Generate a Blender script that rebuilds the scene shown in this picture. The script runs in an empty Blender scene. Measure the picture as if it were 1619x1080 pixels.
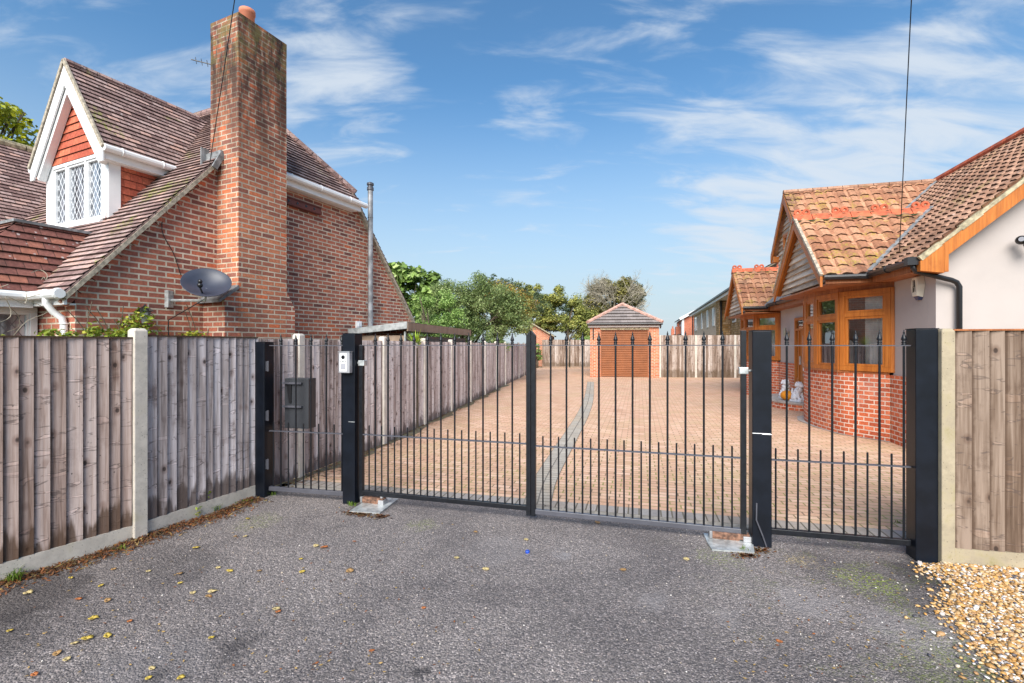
import bpy, math, random
from mathutils import Vector, Matrix
R = math.radians
SC = bpy.context.scene
COL = SC.collection
V = Vector

# ------------------------------------------------------------ camera, world, sun, exposure
HOR, FPX, EYE = 546.0, 750.0, 1.6
cd = bpy.data.cameras.new('camera'); cam = bpy.data.objects.new('camera', cd); COL.objects.link(cam)
cam.location = (0, 0, EYE); cam.rotation_euler = (R(90), 0, 0)
cd.sensor_width = 36; cd.lens = 36 * FPX / 1619; cd.shift_y = 6 / 1619; cd.clip_start = .05; cd.clip_end = 3000
SC.camera = cam
SC.view_settings.view_transform = 'Standard'; SC.view_settings.look = 'None'
SC.view_settings.exposure = 1.3; SC.view_settings.gamma = 1

SUN_AZ, SUN_EL = R(194), R(38)      # compass-style azimuth from +Y clockwise
w = bpy.data.worlds.new('World'); SC.world = w; w.use_nodes = True
nt = w.node_tree; nt.nodes.clear()
def wn(t, **k):
    n = nt.nodes.new(t)
    for a, b in k.items(): setattr(n, a, b)
    return n
L = nt.links.new
sky = wn('ShaderNodeTexSky', sky_type='NISHITA', sun_disc=False)
sky.sun_elevation = SUN_EL; sky.sun_rotation = SUN_AZ; sky.air_density = 1.15; sky.dust_density = .5; sky.ozone_density = 1.6
tc = wn('ShaderNodeTexCoord')
def mth(op, a, b=None, c=None, clamp=False):
    n = wn('ShaderNodeMath', operation=op, use_clamp=clamp)
    for i, x in enumerate((a, b, c)):
        if x is None: continue
        if hasattr(x, 'links') or hasattr(x, 'is_output'): L(x, n.inputs[i])
        else: n.inputs[i].default_value = x
    return n.outputs[0]
sx = wn('ShaderNodeSeparateXYZ'); L(tc.outputs['Generated'], sx.inputs[0])
zz = mth('MAXIMUM', sx.outputs[2], .03)
# cloud layer coordinates: direction projected on a flat high ceiling
cu = mth('DIVIDE', sx.outputs[0], mth('ADD', zz, .25)); cv = mth('DIVIDE', sx.outputs[1], mth('ADD', zz, .25))
cx = wn('ShaderNodeCombineXYZ'); L(cu, cx.inputs[0]); L(cv, cx.inputs[1])
mp = wn('ShaderNodeMapping'); L(cx.outputs[0], mp.inputs[0]); mp.inputs['Rotation'].default_value = (0, 0, R(-62)); mp.inputs['Scale'].default_value = (.9, 2.6, 1); mp.inputs['Location'].default_value = (3.1, 1.7, 0)
n1 = wn('ShaderNodeTexNoise'); L(mp.outputs[0], n1.inputs['Vector']); n1.inputs['Scale'].default_value = 3.3; n1.inputs['Detail'].default_value = 9; n1.inputs['Roughness'].default_value = .56; n1.inputs['Distortion'].default_value = .5
n2 = wn('ShaderNodeTexNoise'); L(cx.outputs[0], n2.inputs['Vector']); n2.inputs['Scale'].default_value = .8; n2.inputs['Detail'].default_value = 3
def blob(c, rad, k):
    d = wn('ShaderNodeVectorMath', operation='DISTANCE'); L(tc.outputs['Generated'], d.inputs[0]); d.inputs[1].default_value = V(c).normalized()
    m = wn('ShaderNodeMapRange', interpolation_type='SMOOTHSTEP'); L(d.outputs['Value'], m.inputs[0])
    m.inputs[1].default_value = rad; m.inputs[2].default_value = rad * .1; m.inputs[3].default_value = 0; m.inputs[4].default_value = k
    return m.outputs[0]
B = None
for c, rad, k in [((-.40, 1, .50), .22, .20), ((-.33, 1, .64), .16, .17), ((-.72, 1, .53), .2, .10), ((-.95, 1, .66), .2, .08), ((.55, 1, .33), .30, .15), ((.85, 1, .42), .34, .13), ((1.0, 1, .62), .3, .12), ((.42, 1, .62), .24, .12), ((.05, 1, .5), .2, .07), ((.15, 1, .42), .2, .05), ((.5, 1, .2), .3, .13), ((-.1, 1, .62), .2, .04), ((.25, 1, .68), .2, .06)]:
    b = blob(c, rad, k); B = b if B is None else mth('ADD', B, b)
cl = mth('ADD', mth('ADD', n1.outputs[0], mth('MULTIPLY', n2.outputs[0], .25)), mth('SUBTRACT', B, .05))
cm = wn('ShaderNodeMapRange', interpolation_type='SMOOTHSTEP'); L(cl, cm.inputs[0])
cm.inputs[1].default_value = .635; cm.inputs[2].default_value = .98; cm.inputs[3].default_value = 0; cm.inputs[4].default_value = .85
# pale low sky
hz = wn('ShaderNodeMapRange', interpolation_type='SMOOTHSTEP'); L(sx.outputs[2], hz.inputs[0])
hz.inputs[1].default_value = .50; hz.inputs[2].default_value = -.02; hz.inputs[3].default_value = 0; hz.inputs[4].default_value = .95
tint = wn('ShaderNodeMix', data_type='RGBA', blend_type='MULTIPLY'); tint.inputs[0].default_value = 1
L(sky.outputs[0], tint.inputs[6]); tint.inputs[7].default_value = (.40, .61, .72, 1)
m0 = wn('ShaderNodeMix', data_type='RGBA'); L(hz.outputs[0], m0.inputs[0]); L(tint.outputs[2], m0.inputs[6]); m0.inputs[7].default_value = (2.5, 2.86, 3.15, 1)
m1 = wn('ShaderNodeMix', data_type='RGBA'); L(cm.outputs[0], m1.inputs[0]); L(m0.outputs[2], m1.inputs[6]); m1.inputs[7].default_value = (3.0, 3.3, 3.65, 1)
bg = wn('ShaderNodeBackground'); L(m1.outputs[2], bg.inputs[0]); bg.inputs[1].default_value = .1
wo = wn('ShaderNodeOutputWorld'); L(bg.outputs[0], wo.inputs[0])

sd = bpy.data.lights.new('sun', 'SUN'); sd.energy = 3.0; sd.angle = R(48); sd.color = (1, .95, .87)
so = bpy.data.objects.new('sun', sd); COL.objects.link(so)
sdir = V((math.sin(SUN_AZ) * math.cos(SUN_EL), math.cos(SUN_AZ) * math.cos(SUN_EL), math.sin(SUN_EL)))
so.rotation_euler = sdir.to_track_quat('Z', 'Y').to_euler()

# ------------------------------------------------------------ helpers
def G(px, py, z=0):
    Y = (EYE - z) * FPX / (py - HOR); return V(((px - 809.5) / FPX * Y, Y, z))
def P(px, py, Y): return V(((px - 809.5) / FPX * Y, Y, EYE - (py - HOR) / FPX * Y))

class MB:
    def __init__(s): s.v = []; s.f = []; s.uv = []; s.r = []; s.cr = 0.0
    def face(s, pts, uv=None, r=None):
        i = len(s.v); s.v.extend([tuple(p) for p in pts]); s.f.append(tuple(range(i, i + len(pts)))); s.uv.append(uv); s.r.append(s.cr if r is None else r)
    def mesh(s, vs, fs, r=None):
        i = len(s.v); s.v.extend([tuple(p) for p in vs])
        for f in fs: s.f.append(tuple(i + k for k in f)); s.uv.append(None); s.r.append(s.cr if r is None else r)
    def obox(s, c, ax, ay, az):
        c, ax, ay, az = V(c), V(ax), V(ay), V(az)
        vs = [c + ax * i + ay * j + az * k for k in (-1, 1) for j in (-1, 1) for i in (-1, 1)]
        s.mesh(vs, [(0, 2, 3, 1), (4, 5, 7, 6), (0, 1, 5, 4), (2, 6, 7, 3), (0, 4, 6, 2), (1, 3, 7, 5)])
    def box(s, x0, y0, z0, x1, y1, z1):
        s.obox(((x0 + x1) / 2, (y0 + y1) / 2, (z0 + z1) / 2), (abs(x1 - x0) / 2, 0, 0), (0, abs(y1 - y0) / 2, 0), (0, 0, abs(z1 - z0) / 2))
    def bar(s, p, q, w_, h, up=(0, 0, 1)):
        p, q = V(p), V(q); d = q - p; side = d.cross(V(up)).normalized(); u = side.cross(d).normalized()
        s.obox((p + q) / 2, d / 2, side * w_ / 2, u * h / 2)
    def prism(s, pts, off):
        pts = [V(p) for p in pts]; off = V(off); n = len(pts)
        vs = pts + [p + off for p in pts]
        s.mesh(vs, [tuple(range(n - 1, -1, -1)), tuple(range(n, 2 * n))] + [(i, (i + 1) % n, n + (i + 1) % n, n + i) for i in range(n)])
    def tube(s, pts, r, n=8, cap=True):
        pts = [V(p) for p in pts]; rs = r if isinstance(r, (list, tuple)) else [r] * len(pts); vs = []
        prev = None
        for i, p in enumerate(pts):
            d = (pts[min(i + 1, len(pts) - 1)] - pts[max(i - 1, 0)]).normalized()
            a = prev if prev is not None else (V((0, 0, 1)) if abs(d.z) < .9 else V((1, 0, 0)))
            x = (a - d * a.dot(d)).normalized(); prev = x; y = d.cross(x)
            for k in range(n):
                t = 2 * math.pi * k / n; vs.append(p + (x * math.cos(t) + y * math.sin(t)) * rs[i])
        fs = [(i * n + k, i * n + (k + 1) % n, (i + 1) * n + (k + 1) % n, (i + 1) * n + k) for i in range(len(pts) - 1) for k in range(n)]
        if cap: fs += [tuple(range(n - 1, -1, -1)), tuple((len(pts) - 1) * n + k for k in range(n))]
        s.mesh(vs, fs)
    def lathe(s, prof, c=(0, 0, 0), n=12, axis=None, up=None):
        c = V(c); ax = V(axis).normalized() if axis is not None else V((0, 0, 1))
        x = (V((0, 0, 1)) if abs(ax.z) < .9 else V((1, 0, 0))); x = (x - ax * x.dot(ax)).normalized(); y = ax.cross(x)
        vs = [c + ax * z + (x * math.cos(2 * math.pi * k / n) + y * math.sin(2 * math.pi * k / n)) * max(r, 1e-4) for r, z in prof for k in range(n)]
        fs = [(i * n + k, i * n + (k + 1) % n, (i + 1) * n + (k + 1) % n, (i + 1) * n + k) for i in range(len(prof) - 1) for k in range(n)]
        fs += [tuple(range(n - 1, -1, -1)), tuple((len(prof) - 1) * n + k for k in range(n))]
        s.mesh(vs, fs)
    def torus(s, c, ax, Rr, r, n=14, m=6):
        c, ax = V(c), V(ax).normalized(); x = V((0, 0, 1)) if abs(ax.z) < .9 else V((1, 0, 0)); x = (x - ax * x.dot(ax)).normalized(); y = ax.cross(x)
        vs = []
        for i in range(n):
            a = 2 * math.pi * i / n; d = x * math.cos(a) + y * math.sin(a)
            for k in range(m):
                b = 2 * math.pi * k / m; vs.append(c + d * (Rr + r * math.cos(b)) + ax * r * math.sin(b))
        s.mesh(vs, [(i * m + k, i * m + (k + 1) % m, ((i + 1) % n) * m + (k + 1) % m, ((i + 1) % n) * m + k) for i in range(n) for k in range(m)])
    def ball(s, c, rx, ry=None, rz=None, n=10, m=7):
        ry = ry or rx; rz = rz or rx; c = V(c)
        prof = [(math.sin(math.pi * i / m), -math.cos(math.pi * i / m)) for i in range(m + 1)]
        vs = [c + V((rx * a * math.cos(2 * math.pi * k / n), ry * a * math.sin(2 * math.pi * k / n), rz * b)) for a, b in prof for k in range(n)]
        s.mesh(vs, [(i * n + k, i * n + (k + 1) % n, (i + 1) * n + (k + 1) % n, (i + 1) * n + k) for i in range(m) for k in range(n)])
    def build(s, name, m, parent=None, smooth=False, bevel=0):
        me = bpy.data.meshes.new(name); me.from_pydata(s.v, [], s.f); me.update()
        ul = me.uv_layers.new(name='UVMap').data
        for poly, uv in zip(me.polygons, s.uv):
            if uv is None:
                n = poly.normal
                if abs(n.z) > .75: fu = lambda p: (p.x, p.y)
                else:
                    t = V((-n.y, n.x, 0)).normalized(); fu = lambda p, t=t: (p.dot(t), p.z)
                uv = [fu(me.vertices[k].co) for k in poly.vertices]
            for li, q in zip(poly.loop_indices, uv): ul[li].uv = q
        at = me.attributes.new('rnd', 'FLOAT', 'FACE'); at.data.foreach_set('value', s.r)
        if smooth: me.polygons.foreach_set('use_smooth', [True] * len(me.polygons))
        me.materials.append(m)
        o = bpy.data.objects.new(name, me); COL.objects.link(o)
        if parent is not None: o.parent = parent
        if bevel:
            b = o.modifiers.new('bevel', 'BEVEL'); b.width = bevel; b.segments = 2; b.limit_method = 'ANGLE'
        return o
def split_mb(mb, gap=.012):
    n = len(mb.v); par = list(range(n))
    def find(x):
        while par[x] != x: par[x] = par[par[x]]; x = par[x]
        return x
    for f_ in mb.f:
        r0 = find(f_[0])
        for k in f_[1:]: par[find(k)] = r0
    bb = {}
    for i, p in enumerate(mb.v):
        r0 = find(i); b = bb.setdefault(r0, [list(p), list(p)])
        for k in range(3): b[0][k] = min(b[0][k], p[k]); b[1][k] = max(b[1][k], p[k])
    ks = list(bb); cl = {k: k for k in ks}
    def f2(x):
        while cl[x] != x: x = cl[x]
        return x
    for i, a in enumerate(ks):
        for b in ks[i + 1:]:
            if all(bb[a][0][k] - gap <= bb[b][1][k] and bb[b][0][k] - gap <= bb[a][1][k] for k in range(3)): cl[f2(a)] = f2(b)
    out = {}
    for f_, uv, r_ in zip(mb.f, mb.uv, mb.r): out.setdefault(f2(find(f_[0])), []).append((f_, uv, r_))
    res = []
    for fs in out.values():
        m2 = MB(); idx = {}
        for f_, uv, r_ in fs:
            nf = []
            for k in f_:
                if k not in idx: idx[k] = len(m2.v); m2.v.append(mb.v[k])
                nf.append(idx[k])
            m2.f.append(tuple(nf)); m2.uv.append(uv); m2.r.append(r_)
        res.append(m2)
    return res
def tag(o, label=None, cat=None, group=None, kind=None):
    if label: o['label'] = label
    if cat: o['category'] = cat
    if group: o['group'] = group
    if kind: o['kind'] = kind
    return o
def empty(name, loc, rz, label, cat, group=None):
    o = bpy.data.objects.new(name, None); COL.objects.link(o); o.location = loc; o.rotation_euler = (0, 0, rz); o.empty_display_size = .2
    return tag(o, label, cat, group)
def copy_tree(o, parent=None):
    c = o.copy(); COL.objects.link(c); c.parent = parent
    for ch in list(o.children): copy_tree(ch, c)
    return c
def struct(name, mb, m, kind='structure'): return tag(mb.build(name, m), kind=kind)

def clip(poly, axis, val, keep_gt):
    out = []; n = len(poly)
    for i in range(n):
        a, b = poly[i], poly[(i + 1) % n]
        ia = (a[axis] >= val) if keep_gt else (a[axis] <= val); ib = (b[axis] >= val) if keep_gt else (b[axis] <= val)
        if ia: out.append(a)
        if ia != ib:
            t = (val - a[axis]) / (b[axis] - a[axis]); out.append((a[0] + (b[0] - a[0]) * t, a[1] + (b[1] - a[1]) * t))
    return out
def tiles(mb, O, ex, ey, poly, gauge, thick, cell=None, prof=None, deck=.05, seed=1):
    """overlapping tile courses over a convex polygon given in plane coordinates"""
    O, ex, ey = V(O), V(ex).normalized(), V(ey).normalized(); n = ex.cross(ey)
    y0 = min(p[1] for p in poly); y1 = max(p[1] for p in poly)
    pf = prof or (lambda x, r: 0.0); rg = random.Random(seed)
    W = lambda x, y, h: O + ex * x + ey * y + n * h
    i = 0
    while y0 + i * gauge < y1 - 1e-4:
        a = y0 + i * gauge; b = min(a + gauge, y1)
        row = clip(clip(poly, 1, a, True), 1, b, False)
        if len(row) >= 3:
            xa = min(p[0] for p in row); xb = max(p[0] for p in row); cells = [row]
            if cell:
                cells = []; k = math.floor(xa / cell)
                while k * cell < xb:
                    c_ = clip(clip(row, 0, k * cell, True), 0, (k + 1) * cell, False); k += 1
                    if len(c_) >= 3: cells.append(c_)
            jt = rg.uniform(-.15, .15) * thick
            for c_ in cells:
                H = [thick * (1 - (p[1] - a) / gauge) + jt + pf(p[0], i) for p in c_]
                mb.face([W(p[0], p[1], h) for p, h in zip(c_, H)], uv=[(p[0], p[1] - y0) for p in c_])
                low = [(p, h) for p, h in zip(c_, H) if abs(p[1] - a) < 1e-6]
                if len(low) >= 2:
                    low.sort(key=lambda t: t[0][0]); (p, h), (q, g) = low[0], low[-1]
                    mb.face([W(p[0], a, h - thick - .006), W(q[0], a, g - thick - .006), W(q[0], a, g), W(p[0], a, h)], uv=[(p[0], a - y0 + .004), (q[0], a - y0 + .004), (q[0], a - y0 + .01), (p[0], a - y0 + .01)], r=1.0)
        i += 1
    if deck:
        mb.prism([W(p[0], p[1], -.004) for p in poly], -n * deck)

# ------------------------------------------------------------ materials
class NT:
    def __init__(s, name):
        s.m = bpy.data.materials.new(name); s.m.use_nodes = True; s.t = s.m.node_tree; s.b = s.t.nodes['Principled BSDF']; s.out = s.t.nodes['Material Output']
    def n(s, t, ins=None, **k):
        x = s.t.nodes.new(t)
        for a, b in k.items(): setattr(x, a, b)
        for a, b in (ins or {}).items(): s.set(x.inputs[a], b)
        return x
    def set(s, i, v):
        if hasattr(v, 'is_output'): s.t.links.new(v, i)
        else: i.default_value = v
    def math(s, op, a, b=0.0, clamp=False):
        x = s.n('ShaderNodeMath', operation=op, use_clamp=clamp); s.set(x.inputs[0], a); s.set(x.inputs[1], b); return x.outputs[0]
    def noise(s, vec, scale, detail=4, rough=.55, dist=0):
        return s.n('ShaderNodeTexNoise', {'Vector': vec, 'Scale': scale, 'Detail': detail, 'Roughness': rough, 'Distortion': dist}).outputs[0]
    def ramp(s, f, stops, interp='LINEAR'):
        x = s.n('ShaderNodeValToRGB', {0: f}); r = x.color_ramp; r.interpolation = interp
        while len(r.elements) < len(stops): r.elements.new(.5)
        for e, (p, c) in zip(r.elements, stops): e.position = p; e.color = (*c, 1) if len(c) == 3 else c
        return x.outputs[0]
    def mr(s, v, a, b, c=0., d=1., sm=True):
        x = s.n('ShaderNodeMapRange', {0: v, 1: a, 2: b, 3: c, 4: d}, interpolation_type='SMOOTHSTEP' if sm else 'LINEAR'); return x.outputs[0]
    def mix(s, f, a, b, bt='MIX'):
        x = s.n('ShaderNodeMix', data_type='RGBA', blend_type=bt); s.set(x.inputs[0], f)
        s.set(x.inputs[6], (*a, 1) if isinstance(a, tuple) else a); s.set(x.inputs[7], (*b, 1) if isinstance(b, tuple) else b); return x.outputs[2]
    def mapv(s, v, sc=(1, 1, 1), rot=(0, 0, 0), loc=(0, 0, 0)):
        return s.n('ShaderNodeMapping', {'Vector': v, 'Scale': sc, 'Rotation': rot, 'Location': loc}).outputs[0]
    def uv(s): return s.n('ShaderNodeTexCoord').outputs['UV']
    def obj(s): return s.n('ShaderNodeTexCoord').outputs['Object']
    def pos(s): return s.n('ShaderNodeNewGeometry').outputs['Position']
    def rnd(s): return s.n('ShaderNodeAttribute', attribute_name='rnd').outputs['Fac']
    def bump(s, h, st=.5, d=.01):
        x = s.n('ShaderNodeBump', {'Height': h, 'Strength': st, 'Distance': d}); s.t.links.new(x.outputs[0], s.b.inputs['Normal'])
    def fin(s, col, rough=.8, metal=0, spec=.5):
        s.set(s.b.inputs['Base Color'], (*col, 1) if isinstance(col, tuple) else col); s.set(s.b.inputs['Roughness'], rough); s.set(s.b.inputs['Metallic'], metal); s.b.inputs['Specular IOR Level'].default_value = spec
        return s.m
M = {}
def plain(name, col, rough=.6, metal=0, var=.12, sc=6, spec=.5, bump=0):
    t = NT(name); o = t.obj(); f = t.noise(o, sc, 5)
    c = t.mix(t.mr(f, .3, .7), tuple(x * (1 - var) for x in col), tuple(min(1, x * (1 + var)) for x in col))
    if bump: t.bump(t.noise(o, sc * 12, 4), bump, .004)
    M[name] = t.fin(c, rough, metal, spec); return M[name]

def brick(name, stops, mortar, bw=.225, rh=.075, ms=.011, dirt=None, dirtc=(.05, .05, .03), dsc=1.2, bump=.7, rough=.85, off=.5, mjit=.3, topdirt=None):
    t = NT(name); u = t.uv(); p = t.obj()
    wob = t.n('ShaderNodeVectorMath', {0: u, 1: t.n('ShaderNodeVectorMath', {0: t.n('ShaderNodeTexNoise', {'Vector': u, 'Scale': 9.}).outputs[1], 1: (.006, .006, 0)}, operation='MULTIPLY').outputs[0]}, operation='ADD').outputs[0]
    b = t.n('ShaderNodeTexBrick', {'Vector': wob, 'Color1': (0, 0, 0, 1), 'Color2': (1, 1, 1, 1), 'Mortar': (.5, .5, .5, 1), 'Scale': 1., 'Mortar Size': ms, 'Mortar Smooth': .15, 'Bias': 0., 'Brick Width': bw, 'Row Height': rh}, offset=off)
    col = t.ramp(b.outputs[0], stops); nz = t.noise(u, 28., 6, .65)
    col = t.mix(t.mr(nz, .3, .75), t.mix(1., col, (.72, .68, .66), 'MULTIPLY'), t.mix(1., col, (1.18, 1.12, 1.1), 'MULTIPLY'))
    mc = t.mix(t.mr(t.noise(u, 5., 4), .35, .7), tuple(x * (1 - mjit) for x in mortar), mortar)
    c = t.mix(b.outputs[1], col, mc)
    if dirt:
        d = t.mr(t.noise(p, dsc, 6, .65), dirt[0], dirt[1], 0, dirt[2]); c = t.mix(d, c, dirtc)
    if topdirt:
        z = t.n('ShaderNodeSeparateXYZ', {0: p}).outputs[2]
        d = t.math('MULTIPLY', t.mr(z, topdirt[0], topdirt[1]), t.mr(t.noise(t.mapv(p, (3, 3, .8)), 1.6, 7, .7), .32, .62, 0, topdirt[2])); c = t.mix(d, c, (.035, .022, .018))
        d = t.math('MULTIPLY', t.mr(z, topdirt[1] - .7, topdirt[1] + .1), t.mr(t.noise(p, 5., 5, .7), .42, .6, 0, .7)); c = t.mix(d, c, (.15, .13, .045))
    h = t.math('ADD', t.math('MULTIPLY', b.outputs[1], -1.), t.math('MULTIPLY', nz, .35)); t.bump(h, bump, .012)
    M[name] = t.fin(c, rough, spec=.3); return M[name]
def tilem(name, stops, tw, gauge, moss=None, lichen=None, mossc=(.16, .2, .012), bump=.4, off=.5, gap=.004, grime=(.55, .75, .6)):
    t = NT(name); u = t.uv(); p = t.obj()
    b = t.n('ShaderNodeTexBrick', {'Vector': u, 'Color1': (0, 0, 0, 1), 'Color2': (1, 1, 1, 1), 'Mortar': (.5, .5, .5, 1), 'Scale': 1., 'Mortar Size': gap, 'Mortar Smooth': .1, 'Bias': 0., 'Brick Width': tw, 'Row Height': gauge}, offset=off)
    col = t.ramp(b.outputs[0], stops); nz = t.noise(u, 22., 6, .7)
    col = t.mix(t.mr(nz, .3, .75), t.mix(1., col, (.7, .68, .66), 'MULTIPLY'), t.mix(1., col, (1.25, 1.2, 1.15), 'MULTIPLY'))
    col = t.mix(t.mr(t.noise(p, 1.1, 6, .65), grime[0], grime[1], 0, grime[2]), col, (.03, .025, .022))
    if gap > 0: col = t.mix(t.math('MULTIPLY', b.outputs[1], .8), col, (.02, .015, .012))
    if lichen:
        v = t.n('ShaderNodeTexVoronoi', {'Vector': u, 'Scale': 11.}).outputs[0]
        d = t.math('MULTIPLY', t.mr(v, .22, .12), t.mr(t.noise(p, 2.2, 3), lichen[0], lichen[0] + .1, 0, lichen[1])); col = t.mix(d, col, (.5, .44, .42))
    if moss:
        d = t.math('MULTIPLY', t.mr(t.noise(p, moss[0], 4, .6), moss[1], moss[1] + .08), t.mr(t.noise(p, 22., 4, .7), .45, .6, 0, moss[2])); col = t.mix(d, col, mossc)
    col = t.mix(t.math('MULTIPLY', t.rnd(), .8), col, (.022, .015, .013))  # course risers coloured dark: painted shadow line under the tile tails
    t.bump(t.math('ADD', nz, t.math('MULTIPLY', b.outputs[1], -1.)), bump, .006)
    M[name] = t.fin(col, .85, spec=.25); return M[name]
def wood(name, stops, wet=None, zlow=.15, knots=True, streak=.5, rough=.75, edge=.008):
    t = NT(name); u = t.uv(); r = t.rnd(); p = t.pos()
    off = t.n('ShaderNodeCombineXYZ', {0: t.math('MULTIPLY', r, 71.), 1: t.math('MULTIPLY', r, 37.), 2: t.math('MULTIPLY', r, 13.)}).outputs[0]
    uv = t.n('ShaderNodeVectorMath', {0: u, 1: off}, operation='ADD').outputs[0]
    u0 = t.n('ShaderNodeSeparateXYZ', {0: u})
    g = t.noise(t.mapv(uv, (55, 1.6, 1)), 1., 5, .6, .6); big = t.noise(t.mapv(uv, (9, .9, 1)), 1., 4, .6, .4)
    col = t.ramp(t.math('ADD', t.math('MULTIPLY', g, .45), t.math('ADD', t.math('MULTIPLY', big, .45), t.math('MULTIPLY', r, .22))), stops)
    tn = t.noise(t.mapv(uv, (4, 2.5, 1)), 1., 6, .7); col = t.mix(t.mr(tn, .52, .72, 0, streak), col, t.mix(1., col, (.42, .36, .34), 'MULTIPLY'))
    hgt = g
    if knots:
        kn = t.n('ShaderNodeTexVoronoi', {'Vector': t.mapv(uv, (13, 7.5, 1)), 'Scale': 1., 'Randomness': 1.}); sel = t.math('GREATER_THAN', t.n('ShaderNodeSeparateXYZ', {0: kn.outputs['Color']}).outputs[0], .72)
        kd = t.math('MULTIPLY', t.mr(kn.outputs[0], .2, .09), sel); halo = t.math('MULTIPLY', t.mr(kn.outputs[0], .42, .2, 0, .55), sel)
        col = t.mix(halo, col, t.mix(1., col, (.5, .4, .36), 'MULTIPLY')); col = t.mix(t.math('MULTIPLY', kd, .85), col, (.025, .015, .012)); hgt = t.math('SUBTRACT', g, kd)
        dn = t.noise(t.mapv(uv, (5, 17, 1)), 1., 3, .5, .6); sc_ = t.mr(dn, .62, .66, 0, .5); sd_ = t.math('MULTIPLY', t.mr(dn, .585, .62), t.mr(dn, .645, .62)); col = t.mix(sc_, col, t.mix(1., col, (1.5, 1.45, 1.45), 'MULTIPLY')); col = t.mix(t.math('MULTIPLY', sd_, .6), col, (.07, .05, .045)); hgt = t.math('ADD', hgt, t.math('MULTIPLY', sc_, .7))
        nail = t.n('ShaderNodeTexVoronoi', {'Vector': t.mapv(uv, (22, 16, 1)), 'Scale': 1., 'Randomness': .9}); ns_ = t.math('GREATER_THAN', t.n('ShaderNodeSeparateXYZ', {0: nail.outputs['Color']}).outputs[1], .86); col = t.mix(t.math('MULTIPLY', t.mr(nail.outputs[0], .14, .06), t.math('MULTIPLY', ns_, .8)), col, (.04, .03, .03))
        ed = t.math('ADD', u0.outputs[0], t.math('MULTIPLY', t.noise(t.mapv(uv, (3, 5, 1)), 1., 4, .7), -.035)); col = t.mix(t.mr(ed, edge, edge - .02, 0, .85), col, (.07, .04, .025))  # dark board edge: water stain, widened to paint shadow at the overlap
    if wet:
        z = t.n('ShaderNodeSeparateXYZ', {0: p}).outputs[2]
        e = t.math('ADD', z, t.math('MULTIPLY', t.noise(t.mapv(uv, (14, 1.5, 1)), 1., 4), -.62)); d = t.mr(e, wet[0], wet[0] - .09, 0, wet[1]); col = t.mix(d, col, wet[2])
    t.bump(hgt, .6, .006)
    M[name] = t.fin(col, rough, spec=.3); return M[name]

brick('brick_house', [(0, (.19, .08, .068)), (.2, (.33, .12, .088)), (.5, (.44, .155, .105)), (.8, (.5, .175, .112)), (.95, (.56, .18, .10)), (1, (.62, .17, .08))], (.70, .59, .46), dirt=(.5, .8, .3))
brick('brick_chimney', [(0, (.26, .11, .085)), (.3, (.44, .16, .10)), (.6, (.54, .20, .115)), (.85, (.62, .235, .125)), (1, (.72, .19, .08))], (.66, .55, .42), ms=.010, topdirt=(3.0, 6.2, 1.), dirt=(.42, .78, .4), dirtc=(.12, .075, .05))
brick('brick_orange', [(0, (.42, .095, .045)), (.3, (.55, .13, .052)), (.7, (.64, .165, .07)), (1, (.72, .23, .11))], (.82, .66, .54), bw=.16, ms=.0085, dirt=(.55, .8, .3), dirtc=(.5, .38, .34))
brick('brick_garage', [(0, (.45, .12, .05)), (1, (.66, .22, .1))], (.65, .5, .38))
brick('brick_buff', [(0, (.6, .38, .26)), (.6, (.78, .57, .42)), (1, (.85, .66, .5))], (.85, .75, .62))
brick('brick_red_far', [(0, (.45, .1, .05)), (1, (.58, .16, .09))], (.5, .3, .2))
brick('stone_far', [(0, (.3, .16, .05)), (.5, (.5, .33, .15)), (1, (.6, .42, .28))], (.3, .2, .1), bw=.4, rh=.15, ms=.02)
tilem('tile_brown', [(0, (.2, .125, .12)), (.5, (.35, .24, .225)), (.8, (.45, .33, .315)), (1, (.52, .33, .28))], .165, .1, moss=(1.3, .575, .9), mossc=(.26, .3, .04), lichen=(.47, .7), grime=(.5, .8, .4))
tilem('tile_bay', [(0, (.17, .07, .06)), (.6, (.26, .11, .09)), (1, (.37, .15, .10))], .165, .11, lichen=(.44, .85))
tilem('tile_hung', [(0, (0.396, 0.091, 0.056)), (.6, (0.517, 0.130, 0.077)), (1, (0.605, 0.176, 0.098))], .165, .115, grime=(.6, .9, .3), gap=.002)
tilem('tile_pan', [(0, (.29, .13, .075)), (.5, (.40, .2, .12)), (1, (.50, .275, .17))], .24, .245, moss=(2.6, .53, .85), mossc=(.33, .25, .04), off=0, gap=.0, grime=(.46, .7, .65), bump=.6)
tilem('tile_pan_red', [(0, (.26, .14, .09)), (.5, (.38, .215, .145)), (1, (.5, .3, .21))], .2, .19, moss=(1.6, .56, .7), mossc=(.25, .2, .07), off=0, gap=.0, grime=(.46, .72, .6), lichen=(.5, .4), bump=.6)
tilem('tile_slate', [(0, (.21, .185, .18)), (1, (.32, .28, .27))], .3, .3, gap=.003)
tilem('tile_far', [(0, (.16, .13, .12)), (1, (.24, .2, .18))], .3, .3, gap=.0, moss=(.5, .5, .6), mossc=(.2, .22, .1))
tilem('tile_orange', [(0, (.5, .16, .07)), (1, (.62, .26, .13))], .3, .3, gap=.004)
wood('fence_pink', [(.36, (.17, .105, .078)), (.53, (.4, .295, .255)), (.72, (.6, .49, .45))], wet=(-.02, .85, (.085, .045, .025)), streak=.4)
wood('fence_grey', [(.38, (.13, .1, .092)), (.53, (.38, .32, .31)), (.7, (.66, .59, .6))], wet=(.0, .8, (.07, .045, .035)), streak=.85)
wood('fence_drive', [(.40, (.2, .145, .125)), (.53, (.48, .395, .37)), (.67, (.76, .69, .67))], wet=(-.12, .7, (.08, .05, .04)), streak=.6)
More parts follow.
